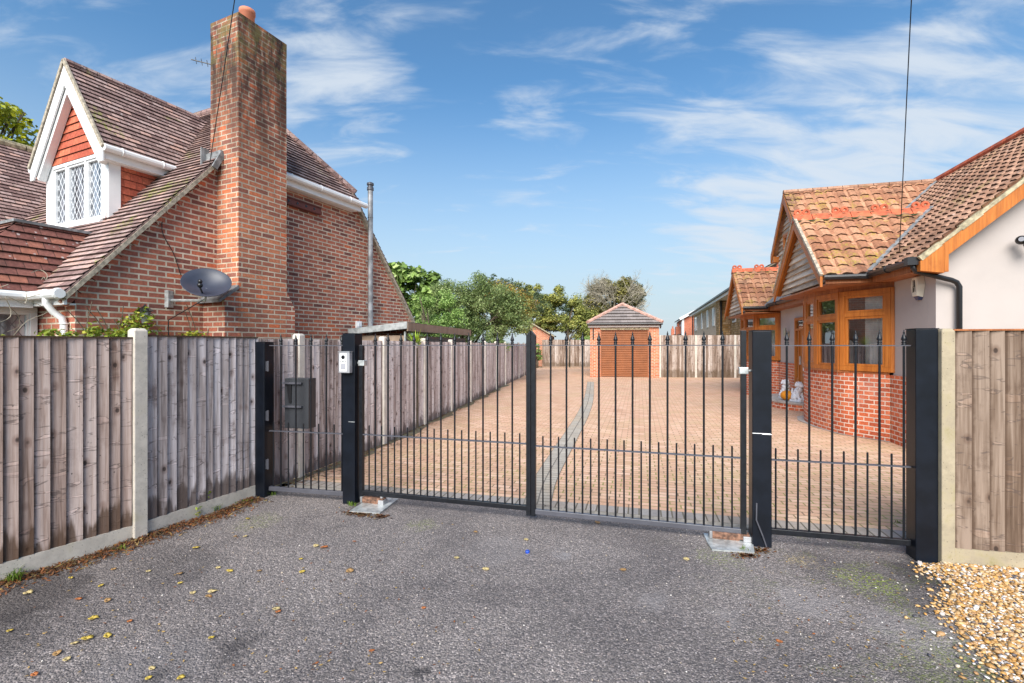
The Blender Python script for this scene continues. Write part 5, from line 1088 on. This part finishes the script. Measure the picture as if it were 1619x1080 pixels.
# local x = back along dr1, y = to the left (dr2)
pt(SH, 'wall', 'shed_board', lambda mb: [(mb.box(0, -.01 * (i % 2), .12 * i, 4.4, .03, .12 * i + .118), mb.box(-.01 * (i % 2), .03, .12 * i, .02, 1.05, .12 * i + .118)) for i in range(15)])
pt(SH, 'fascia', 'shed_board', lambda mb: mb.obox((2.25, -.10, 1.97), (2.35, 0, -.0), (0, .015, 0), (0, 0, .085)))
pt(SH, 'end_fascia', 'timber_grey', lambda mb: mb.prism([(-.13, -.1, 2.07), (-.13, 1.15, 1.93), (-.13, 1.15, 1.82), (-.13, -.1, 1.93)], (.03, 0, 0)))
pt(SH, 'roof', 'steel_dull', lambda mb: mb.mesh([(-.12, -.1, 2.065), (4.6, -.1, 2.06), (4.6, 1.15, 1.93), (-.12, 1.15, 1.93)], [(0, 1, 2, 3)]))
pt(SH, 'corner_post', 'timber_grey', lambda mb: mb.box(-.03, -.03, 0, .02, .0, 1.88))
# ------------------------------------------------------------ foliage helpers
def leaves(mb, c, r3, n, size, rg, sub=26, flat_=.25, subr=.34, asp=.45, zmin=None, down=0, lift=.7):
    c = V(c); cs = []
    for i in range(sub):
        while True:
            d = V((rg.gauss(0, 1), rg.gauss(0, 1), rg.gauss(0, 1))).normalized()
            if d.z > -.55: break
        k = rg.uniform(.45, 1.0) ** .6 * .93; cs.append((V((d.x * r3[0] * k, d.y * r3[1] * k, d.z * r3[2] * k)), rg.uniform(.6, 1.25), rg.random()))
    for i in range(n):
        q, s_, t_ = cs[rg.randrange(sub)]; mr3 = min(r3)
        d = V((rg.gauss(0, 1), rg.gauss(0, 1), rg.gauss(0, 1))).normalized() * (rg.random() ** .45) * subr * s_ * mr3
        p = c + q + V((d.x * 1.15, d.y * 1.15, d.z * .85))
        if zmin is not None and p.z < zmin: continue
        n_ = (d.normalized() * .6 + V((rg.gauss(0, .5), rg.gauss(0, .5), rg.gauss(0, .4) + lift))).normalized()
        a = n_.cross(V((rg.gauss(0, 1), rg.gauss(0, 1), rg.gauss(0, 1)))).normalized(); b = n_.cross(a); L_ = size * rg.uniform(.6, 1.3); W2 = L_ * asp
        mb.mesh([p - a * L_ * .5, p - a * L_ * .05 + b * W2 * .5 + n_ * L_ * .06, p + a * L_ * .5 - n_ * L_ * down, p - a * L_ * .05 - b * W2 * .5 + n_ * L_ * .06], [(0, 1, 2, 3)], r=min(1, max(0, rg.gauss(.45, .22) + (t_ - .5) * .45)))
def tree(name, label, base, crowns, mat, leafsize, seed, trunk_r=.12, bark='bark', cat='tree', group=None, twigs=0, twig_h=None, asp=.45, limbs=None, twigmat=None, **kw):
    base = V(base); root = empty(name, base, 0, label, cat, group); rg = random.Random(seed)
    mb = MB()
    for (c, r3, n) in crowns: leaves(mb, V(c) - base, r3, n, leafsize, rg, asp=asp, **kw)
    mb.build('crown', M[mat], root)
    mb = MB(); cc = V(crowns[0][0]) - base; top = V((cc.x * .4, cc.y * .4, cc.z * .75))
    mb.tube([(0, 0, 0), top * .5 + V((.03, 0, 0)), top], [trunk_r, trunk_r * .8, trunk_r * .6], 9)
    for (c, r3, n) in crowns:
        c = V(c) - base
        for k in range(4):
            e = c + V((rg.gauss(0, .45) * r3[0], rg.gauss(0, .45) * r3[1], rg.uniform(.0, .7) * r3[2])); s_ = top * rg.uniform(.45, .95)
            mb.tube([s_, s_.lerp(e, .5) + V((0, 0, .08 * r3[2])), e], [trunk_r * .5, trunk_r * .3, trunk_r * .08], 6)
    mb.build('trunk', M[bark], root, smooth=True)
    return root
tree('fig_tree', 'bright green large-leaved tree rising behind the brick house gable', (-4.8, 22, 0), [((-4.95, 22, 3.7), (1.75, 1.4, 1.9), 3000), ((-3.7, 22.3, 3.3), (1.1, 1.1, 1.5), 1500), ((-5.9, 22, 4.2), (1.1, 1.1, 1.3), 1100)], 'leaf_fig', .3, 101, asp=.8, trunk_r=.1, sub=30, down=.12)
tree('round_bush', 'big rounded grey-green bush billowing over the drive fence', (-1.7, 20, 0), [((-2.5, 20, 2.8), (1.7, 1.2, 1.9), 13000), ((-1.1, 20.2, 2.95), (1.6, 1.2, 1.95), 13500), ((.0, 20.6, 2.6), (.95, .9, 1.3), 5500), ((-1.8, 19.6, 1.7), (1.9, .9, 1.0), 6000)], 'leaf_bush', .1, 102, sub=60, subr=.3)
tree('shrub', 'paler green shrub at the left foot of the big rounded bush', (-3.1, 17.5, 0), [((-2.85, 17.5, 2.4), (1.15, .8, 1.45), 9500)], 'leaf_light', .085, 103, sub=40)
tree('orange_tipped_tree', 'dark tree with orange-tinged leaf tips rising above the rounded bush', (-.9, 23.5, 0), [((-.8, 23.5, 3.5), (1.5, 1.2, 1.3), 5500), ((-1.2, 23.5, 4.3), (.5, .5, .6), 600), ((.3, 23.5, 3.4), (.9, .9, 1.0), 2500)], 'leaf_orange', .12, 104, sub=50)
tree('dark_tree', 'dark narrow-leaved tree whose sprigs stand highest behind the rounded bush', (-.6, 26, 0), [((-.75, 26, 4.9), (.6, .5, .65), 700), ((-.1, 26, 4.6), (.9, .7, .7), 1200), ((.9, 26.5, 3.9), (1.2, 1, .9), 2200)], 'leaf_dark', .14, 105, sub=30, asp=.3, subr=.26)
tree('garden_tree', 'olive green tree with yellowish leaves left of the garage, nearest the rounded bush', (2.0, 38, 0), [((1.9, 38, 4.0), (2.0, 1.3, 2.6), 9500), ((.2, 38, 4.2), (1.8, 1.3, 2.7), 7500)], 'leaf_yellow', .2, 106, sub=50)
tree('garden_tree', 'olive yellow bushy tree behind the far fence just left of the garage', (4.5, 37, 0), [((4.2, 38, 3.8), (2.2, 1.4, 2.6), 10500), ((5.8, 38, 2.8), (1.5, 1.2, 1.9), 4600)], 'leaf_yellow', .2, 107, sub=50)
tree('dark_tree', 'dark sprigged tree between the big bush and the yellowish trees', (1.6, 42, 0), [((1.9, 42, 5.3), (1.5, 1, 1.1), 2300), ((3.9, 42, 4.9), (1.4, 1, .9), 1800), ((.4, 42, 5.0), (1.5, 1, 1.2), 2300)], 'leaf_dark', .2, 108, sub=40, asp=.3, subr=.3)
tree('hedge', 'low bright green hedge behind the far fence left of the garage', (5.6, 35.5, 0), [((5.4, 35.5, 1.6), (.9, .6, .75), 1400)], 'leaf_light', .12, 109)
tree('ivy_shrub', 'green ivy growing at the left end of the far fence', (1.75, 33.5, 0), [((1.75, 33.5, .95), (.35, .4, 1.0), 1200)], 'leaf_light', .12, 110)
# big half-bare tree behind the garage
TR = tree('large_tree', 'large round tree behind the garage, half bare grey twigs and half olive leaves', (9.2, 45, 0), [((9.7, 45.6, 5.2), (3.1, 2.0, 3.0), 14000), ((11.0, 45.8, 6.4), (1.9, 1.5, 1.7), 6500), ((7.9, 45.5, 4.6), (1.7, 1.4, 2.3), 5500), ((7.6, 44.5, 3.0), (1.6, 1.2, 1.6), 2600)], 'leaf_ivy', .27, 111, trunk_r=.3, bark='bark_grey', sub=70, subr=.3)
def twig(mb, p, d, L_, r, lv, rg):
    q = p + d * L_ * .5 + V((rg.gauss(0, .06), rg.gauss(0, .06), rg.gauss(0, .06))) * L_; e = q + (d + V((rg.gauss(0, .15), rg.gauss(0, .15), rg.gauss(0, .15)))).normalized() * L_ * .5
    mb.tube([p, q, e], [r, r * .75, r * .5], 4 if lv < 2 else 3, cap=False)
    if lv >= 3: return
    for k in range(rg.choice((3, 4, 4))):
        s_ = p.lerp(e, rg.uniform(.35, 1)); nd = (d + V((rg.gauss(0, .55), rg.gauss(0, .55), rg.gauss(0, .55)))).normalized(); twig(mb, s_, nd, L_ * rg.uniform(.5, .75), r * .5, lv + 1, rg)
mb = MB(); rg = random.Random(7)
for i in range(34):
    d = V((rg.gauss(0, 1), rg.gauss(0, .6) - .55, rg.uniform(.0, 1.5))).normalized(); p = V((.5 + d.x * 1.1, -.2 + d.y * .9, 4.8 + d.z * 1.1)); twig(mb, p, d, rg.uniform(1.3, 1.75), .055, 0, rg)
for i in range(14):
    d = V((rg.uniform(-.9, .2), rg.gauss(0, .4), rg.uniform(.5, 1.2))).normalized(); twig(mb, V((-1.2, -.2, 6.0)), d, rg.uniform(1.2, 1.5), .045, 0, rg)
mb.build('bare_branches', M['bark_grey'], TR)
tree('small_tree', 'small dark green tree just right of the garage roof', (11.6, 44, 0), [((11.4, 44, 4.0), (.75, .7, 1.0), 1300)], 'leaf_dark', .16, 112)
tree('low_shrub', 'low bright green shrub over the fence just right of the garage', (9.3, 40, 0), [((9.5, 40, 1.9), (.9, .6, .5), 1000)], 'leaf_light', .12, 114)
tree('maple_tree', 'tree with green and yellow leaves at the far left edge above the tiled roof', (-18.6, 15.5, 0), [((-17.4, 15.5, 8.3), (1.5, 1.4, 1.7), 2400), ((-16.1, 15.5, 7.75), (.8, .8, .5), 560), ((-16.6, 15.7, 9.0), (.6, .6, .5), 360)], 'leaf_maple', .17, 113, trunk_r=.2, asp=.7, sub=34, subr=.3)
# creeper against the brick wall behind the front fence
root = empty('climbing_plant', HL(.1, .6, 0), R(-24.4), 'yellow-green creeper showing above the fence at the foot of the brick gable', 'climbing plant')
rg = random.Random(61); mb = MB()
for (x, y, z, a, b, n) in [(.22, .55, 1.80, .22, .17, 330), (.3, .15, 1.72, .25, .12, 280), (.3, -.25, 1.68, .22, .1, 190), (.25, 1.15, 1.68, .35, .10, 330), (.2, .60, 1.98, .12, .10, 90), (.3, -.7, 1.64, .16, .05, 60)]:
    leaves(mb, (x - .1, y - .6, z), (.14, a, b), n, .06, rg, sub=14, asp=.6, subr=.9)
mb.build('foliage', M['leaf_creeper'], root)
mb = MB()
for k in range(9):
    y = rg.uniform(-.6, .9); mb.tube(crom([V((.05, y - .3, 0)), V((.05, y - .1, 1.0)), V((.03, y, 1.7)), V((.0, y + rg.uniform(-.2, .2), 2.0 + rg.uniform(-.1, .25)))], 4), .006, 4)
mb.build('stem', M['bark'], root)
root = empty('bare_vine', HL(-.7, -.3, 0), R(-24.4), 'thin brown leafless vine tangled over the white gutter and leaded bay window', 'vine')
mb = MB()
for k in range(34):
    x0_, y0_ = rg.uniform(-.3, .62), rg.uniform(-.75, .1); z = rg.uniform(2.1, 2.4) if k < 18 else rg.uniform(1.6, 2.0); p = V((x0_ if y0_ > -.1 else rg.uniform(.0, .12), y0_, z)); ps = [p]
    for j in range(5): p = p + V((rg.gauss(0, .06) + .01, rg.gauss(0, .1), rg.gauss(-.06, .09))); ps.append(p)
    mb.tube(crom(ps, 3), .0045, 4)
mb.build('stem', M['bark_grey'], root)
# yucca
root = empty('yucca', (-1.86, 9.15, 0), 0, 'spiky bright green yucca between the driveway fence and the timber shed', 'yucca')
mb = MB(); rg = random.Random(12)
for k in range(38):
    a = rg.uniform(0, 6.28); el = rg.uniform(.15, 1.45); d = V((math.cos(a) * math.cos(el), math.sin(a) * math.cos(el) * .8, math.sin(el))); L_ = rg.uniform(.28, .42); b0 = V((0, 0, 1.56)); s_ = d.cross(V((0, 0, 1))).normalized() * .016
    e = b0 + d * L_ - V((0, 0, .05 * (1 - math.sin(el)))); m_ = b0 + d * L_ * .5 + V((0, 0, .02)); mb.mesh([b0 - s_ * .7, b0 + s_ * .7, m_ + s_, e, m_ - s_], [(0, 1, 2, 4), (4, 2, 3)], r=rg.random())
mb.build('leaf_rosette', M['leaf_yucca'], root); pt(root, 'stem', 'bark', lambda mb: mb.tube([(0, 0, 0), (0, 0, 1.55)], [.06, .05], 8))
# ------------------------------------------------------------ background buildings
OR = empty('red_outbuilding', (1.35, 36, 0), R(-8), 'small brick outbuilding with an orange tiled roof behind the end of the drive fence', 'outbuilding')
pt(OR, 'wall', 'brick_garage', lambda mb: (mb.box(0, 0, 0, 1.7, 3, 2.3), mb.prism([(0.02, .0, 2.3), (1.68, .0, 2.3), (.25, .0, 3.2), (.02, 0, 3.2)], (0, 3, 0))))
oro = MB(); ll = math.hypot(1.75, 1.0); tiles(oro, (1.85, 0, 2.3), (0, 1, 0), (-1.75 / ll, 0, 1.0 / ll), [(-.2, 0), (3.2, 0), (3.2, ll), (-.2, ll)], .25, .04, seed=61); oro.build('roof', M['tile_orange'], OR)
pt(OR, 'verge', 'mortar_pale', lambda mb: mb.bar((1.87, -.22, 2.27), (.1, -.22, 3.3), .04, .08))
# brown brick terrace
T = empty('terraced_house', (14.7, 32, 0), R(-15.3), 'long brown brick two-storey terrace with white windows beyond the right-hand fence', 'house')
pt(T, 'wall', 'brick_buff', lambda mb: mb.box(0, 3.2, 0, 8, 23, 5.1))
pt(T, 'near_wall', 'stone_far', lambda mb: mb.box(.5, -7, 0, 8, 3.2, 5.1))
pt(T, 'stone_pillar', 'stone_far', lambda mb: mb.box(-.25, 2.9, 0, .5, 4.4, 5.1))
tm = MB(); tiles(tm, (-.5, 0, 5.15), (0, -1, 0), (.8, 0, .42), [(-23.4, 0), (7, 0), (7, 5), (-23.4, 5)], .35, .05, seed=71); tm.build('roof', M['tile_far'], T)
pt(T, 'fascia', 'white_upvc', lambda mb: (mb.box(-.42, -7, 4.88, -.38, 23.4, 5.1), mb.box(-.38, -7, 4.88, .5, 23.4, 4.9)))
pt(T, 'gutter', 'black_plastic', lambda mb: mb.box(-.56, -7, 5.06, -.44, 23.5, 5.18)); pt(T, 'downpipe', 'black_plastic', lambda mb: [mb.box(-.2, y, 0, -.08, y + .12, 4.9) for y in (4.6, 2.75, 22.7)])
for y, w_, h_ in ((19.6, 1.9, 1.5), (14.8, .8, 1.6), (10.6, .9, 1.6), (6.9, 1.0, 1.5), (.6, 1.2, 1.6), (-3.5, 1.4, 1.5)):
    x = 0 if y > 3 else .5; wf = pt(T, 'window', 'white_upvc', lambda mb: (mb.box(x - .06, y, 3.2, x, y + w_, 3.2 + h_)))
    pt(wf, 'pane', 'dark_pane' if 'dark_pane' in M else (plain('dark_pane', (.09, .11, .14), .1) and 'dark_pane'), lambda mb: (mb.box(x - .075, y + .1, 3.32, x - .062, y + w_ / 2 - .04, 3.1 + h_), mb.box(x - .075, y + w_ / 2 + .04, 3.32, x - .062, y + w_ - .1, 3.1 + h_)))
RH = empty('red_brick_house', (21.6, 60, 0), R(-15), 'red brick gabled house beyond the brown terrace', 'house')
pt(RH, 'wall', 'brick_red_far', lambda mb: (mb.box(0, 0, 0, 6, 9, 5.0), mb.prism([(0, -.0, 5.0), (6, 0, 5.0), (3, 0, 6.6)], (0, 9, 0))))
rm_ = MB(); l2 = math.hypot(3.3, 1.8); tiles(rm_, (-.35, 0, 4.95), (0, -1, 0), (3.3 / l2, 0, 1.8 / l2), [(-9.3, 0), (.4, 0), (.4, l2), (-9.3, l2)], .4, .05, seed=81); rm_.build('roof', M['tile_far'], RH)
pt(RH, 'barge_board', 'white_upvc', lambda mb: (mb.bar((-.4, -.45, 4.9), (3, -.45, 6.75), .06, .3), mb.bar((6.4, -.45, 4.9), (3, -.45, 6.75), .06, .3)))
rw = pt(RH, 'window', 'white_upvc', lambda mb: (mb.box(-.08, 3.5, 2.9, 0, 5, 4.4), mb.box(-.08, .6, 2.6, 0, 1.6, 4.6)));
pt(RH, 'corner_trim', 'white_upvc', lambda mb: (mb.box(-.1, -.05, 0, .15, .1, 4.9), mb.box(-.1, 8.6, 0, .0, 9, 4.9)))
for i, (x, y, s_, m_, lb_) in enumerate([(19.2, 62, 1.0, 'brick_red_far', 'distant low brick house with a brown roof and chimney, right beside the red gabled house'), (25.0, 80, 1.15, 'brick_buff', 'distant house with a grey roof and two chimneys, farther back down the row'), (32.3, 105, 1.3, 'brick_buff', 'most distant small roofline near the garage, seen over the rear fence')]):
    hq = empty('distant_house', (x, y, 0), R(-15), lb_, 'house'); W2 = 4.5 * s_
    pt(hq, 'wall', m_, lambda mb: mb.box(0, 0, 0, W2 * 1.3, W2 * 1.6, 2.1 * s_))
    q = MB(); l3 = math.hypot(W2 * .65, 1.0 * s_); tiles(q, (-.2, 0, 2.1 * s_), (0, -1, 0), (W2 * .65 / l3, 0, s_ / l3), [(-W2 * 1.6, 0), (.3, 0), (.3, l3), (-W2 * 1.6, l3)], .4, .05, seed=i); tiles(q, (0, -.3, 2.1 * s_), (1, 0, 0), (0, .3, .95), [(-.2, 0), (W2 * 1.3, 0), (W2 * .65, s_ * 1.05)], .3, .04, seed=i); q.build('roof', M['tile_far'], hq)
    pt(hq, 'chimney', 'brick_red_far', lambda mb: (mb.box(W2 * .5, 2, 2.6 * s_, W2 * .5 + .7, 3, 4.1 * s_), mb.lathe([(.15, 4.1 * s_), (.15, 4.5 * s_)], (W2 * .5 + .35, 2.4, 0), 8)))
# ------------------------------------------------------------ leaf litter, weeds, small things
rg = random.Random(77); mb = MB()
def fence_pt(t_):
    a_, b_, c_ = V((-3.9, 2.35)), V((-3.08, 3.96)), V((-2.72, 4.97))
    return a_.lerp(b_, t_ * 1.6) if t_ < .625 else b_.lerp(c_, (t_ - .625) / .375)
for k in range(5200):
    t_ = rg.random(); p = fence_pt(t_); off = abs(rg.gauss(0, .10)) + .035 + .03 * math.sin(t_ * 17)
    if off > .34: continue
    p = V((p.x + off * .93, p.y - off * .3, .008 + max(0, .03 - off * .12) * rg.random())); s_ = rg.uniform(.004, .012); a = rg.uniform(0, 6.28); n_ = V((rg.gauss(0, .35), rg.gauss(0, .35), 1)).normalized(); u_ = n_.cross(V((math.cos(a), math.sin(a), 0))).normalized(); w_ = n_.cross(u_); l_ = rg.uniform(1, 3.2)
    mb.mesh([p - u_ * s_ * l_, p + w_ * s_ * .6, p + u_ * s_ * l_, p - w_ * s_ * .6], [(0, 1, 2, 3)], r=rg.random())
for k in range(500):
    p0 = rg.choice([G(560, 812), G(600, 818), G(575, 815), G(1200, 872), G(1180, 880)]); p = V((p0.x + rg.gauss(0, .05), p0.y + rg.gauss(0, .03), .012)); s_ = rg.uniform(.004, .009); a = rg.uniform(0, 6.28)
    mb.mesh([p + V((math.cos(a + j * 1.57) * s_ * (2 if j % 2 else 1), math.sin(a + j * 1.57) * s_ * (2 if j % 2 else 1), 0)) for j in range(4)], [(0, 1, 2, 3)], r=rg.random())
for k in range(900):
    Y = rg.uniform(5.2, 17); off = abs(rg.gauss(0, .13)) + .02; p = V(((FD(Y) if Y > 7.64 else (-2.72 + (Y - 5.12) * .254)) + off, Y, .018)); s_ = rg.uniform(.008, .02); a = rg.uniform(0, 6.28)
    mb.mesh([p + V((math.cos(a + j * 1.57) * s_ * (1.6 if j % 2 else .9), math.sin(a + j * 1.57) * s_ * (1.6 if j % 2 else .9), 0)) for j in range(4)], [(0, 1, 2, 3)], r=rg.random())
for k in range(520):
    left = rg.random() < .6; px_ = rg.uniform(20, 760) if left else rg.uniform(1150, 1500); py_ = rg.uniform(800, 1075) if left else rg.uniform(872, 1075); p = G(px_, py_, .009)
    if p.x < -2.75 - (5 - p.y) * .4 or p.y > 4.7: continue
    s_ = rg.uniform(.003, .007); a = rg.uniform(0, 6.28); mb.mesh([p + V((math.cos(a + j * 1.57) * s_ * (1.8 if j % 2 else .8), math.sin(a + j * 1.57) * s_ * (1.8 if j % 2 else .8), rg.uniform(0, .004))) for j in range(4)], [(0, 1, 2, 3)], r=rg.choice((.3, .6, .97, 1., 1.)))
tag(mb.build('leaf_litter', M['mulch']), kind='stuff')
def leafmesh(seed, mat):
    r_ = random.Random(seed); mb = MB(); n_ = 9; c = V((0, 0, .004)); pts_ = []
    for k in range(n_ * 2):
        t_ = k / (n_ * 2) * 2 * math.pi; x = math.cos(t_); y = math.sin(t_) * .42 * (1 - .25 * x) * (1 + .12 * (k % 2)); pts_.append(V((x * .5, y, .06 * x * x + .22 * abs(y) + r_.uniform(-.02, .03))))
    for k in range(len(pts_)): mb.mesh([c, pts_[k], pts_[(k + 1) % len(pts_)]], [(0, 1, 2)])
    mb.tube([(.48, 0, .06), (.72, .04, .03)], .012, 4); o = mb.build('fallen_leaf', M[mat], smooth=True)
    sm = o.modifiers.new('thick', 'SOLIDIFY'); sm.thickness = .012; return o
LP = [('yellow', [(148, 980), (160, 928), (285, 924), (334, 1011), (16, 1000), (137, 1013), (310, 868), (363, 905), (392, 822), (235, 1075), (286, 1075), (476, 886), (478, 906), (112, 916), (170, 1008)]),
      ('pale', [(45, 940), (235, 905), (345, 900), (388, 850), (420, 793), (398, 836), (305, 940), (336, 938), (106, 1045), (118, 1020), (500, 865), (437, 965), (240, 1060), (722, 884), (832, 855), (768, 902), (1085, 886)]),
      ('orange', [(124, 950), (205, 985), (55, 1070), (440, 970), (560, 858), (513, 867), (670, 964), (588, 1032), (1232, 1017)]),
      ('brown', [(170, 952), (180, 902), (284, 910), (372, 850), (410, 905), (553, 905), (90, 1036), (945, 828), (985, 903), (752, 843), (330, 945)])]
LBL = {'yellow': 'bright yellow fallen leaf lying on the dark tarmac', 'pale': 'pale dry fallen leaf lying on the dark tarmac', 'orange': 'orange fallen leaf lying on the dark tarmac', 'brown': 'curled brown fallen leaf lying on the dark tarmac'}
rg = random.Random(19)
for q, (kind_, ps) in enumerate(LP):
    src = leafmesh(q + 3, 'fallen_' + kind_); tag(src, LBL[kind_], 'leaf', kind_ + ' leaves on the tarmac')
    for i, (px, py) in enumerate(ps):
        o = src if i == 0 else src.copy()
        if i: COL.objects.link(o)
        g_ = G(px, py); o.location = (g_.x, g_.y, .010); s_ = rg.uniform(.028, .056); o.scale = (s_, s_ * rg.uniform(.8, 1.2), s_ * rg.uniform(.7, 1.8)); o.rotation_euler = (rg.uniform(-.15, .15), rg.uniform(-.15, .15), rg.uniform(0, 6.28))
def tuft(loc, n_, h_, label, seed, spread=.05):
    r_ = random.Random(seed); mb = MB()
    for k in range(n_):
        a = r_.uniform(0, 6.28); b0 = V((r_.gauss(0, spread * .4), r_.gauss(0, spread * .4), 0)); d = V((math.cos(a), math.sin(a), 0)); l_ = h_ * r_.uniform(.5, 1.1); lean = r_.uniform(.1, 1.0); s_ = d.cross(V((0, 0, 1))) * .0028
        m_ = b0 + d * l_ * lean * .35 + V((0, 0, l_ * .6)); e = b0 + d * l_ * lean + V((0, 0, l_ * (.95 - lean * .35))); mb.mesh([b0 - s_, b0 + s_, m_ + s_, e, m_ - s_], [(0, 1, 2, 4), (4, 2, 3)], r=r_.random())
    o = mb.build('grass_tuft', M['leaf_grass']); o.location = loc; return tag(o, label, 'grass tuft', 'weeds along the fence')
tuft(G(22, 920), 60, .11, 'grass tuft at the foot of the fence at the far left edge', 1); tuft(G(258, 830), 16, .17, 'thin tall grass tuft beside the pale concrete fence post', 2)
tuft(G(340, 808), 45, .09, 'grass tuft by the gravel board halfway to the first gate post', 3); tuft(G(385, 796), 40, .05, 'low grass tuft just left of the first gate post', 4, .09); tuft(G(432, 783), 25, .06, 'grass tuft at the right side of the first gate post', 5); tuft(G(556, 800), 40, .06, 'grass tuft at the foot of the intercom post', 6)
tuft(G(1176, 872), 18, .05, 'tiny green weed on the steel plate by the scuffed post', 7); tuft(G(190, 870), 25, .045, 'small weed in the leaf litter under the pinkish fence panel', 8); tuft(G(1420, 828), 14, .03, 'small weed growing behind the right-hand railing', 9, .04)
def weed(loc, label, seed, h_=.3):
    root = empty('weed', loc, 0, label, 'weed'); r_ = random.Random(seed); mb = MB(); leaves(mb, (0, 0, h_ * .55), (.06, .06, h_ * .5), 46, .032, r_, sub=9, asp=.6, subr=.5); mb.build('foliage', M['leaf_creeper'], root)
    pt(root, 'stem', 'bark', lambda mb: mb.tube([(0, 0, 0), (.01, 0, h_ * .5), (-.01, 0, h_)], .003, 4))
weed(G(322, 812), 'straggly green weed climbing the grey fence panel', 3); weed(G(306, 820), 'low leafy weed in the litter below the grey fence panel', 5, .12)
mb = MB(); mb.lathe([(.016, 0), (.017, .012), (.014, .018), (.0, .018)], G(834, 874, .004), 12); tag(mb.build('bottle_cap', M['blue_plastic']), 'small blue plastic bottle cap on the tarmac', 'bottle cap')
mb = MB(); pebble(mb, *G(1454, 895)[:2], .02, .028, random.Random(4), .8); tag(mb.build('stone', M['render_wall']), 'single smooth pale stone at the foot of the right-hand gate post', 'stone')
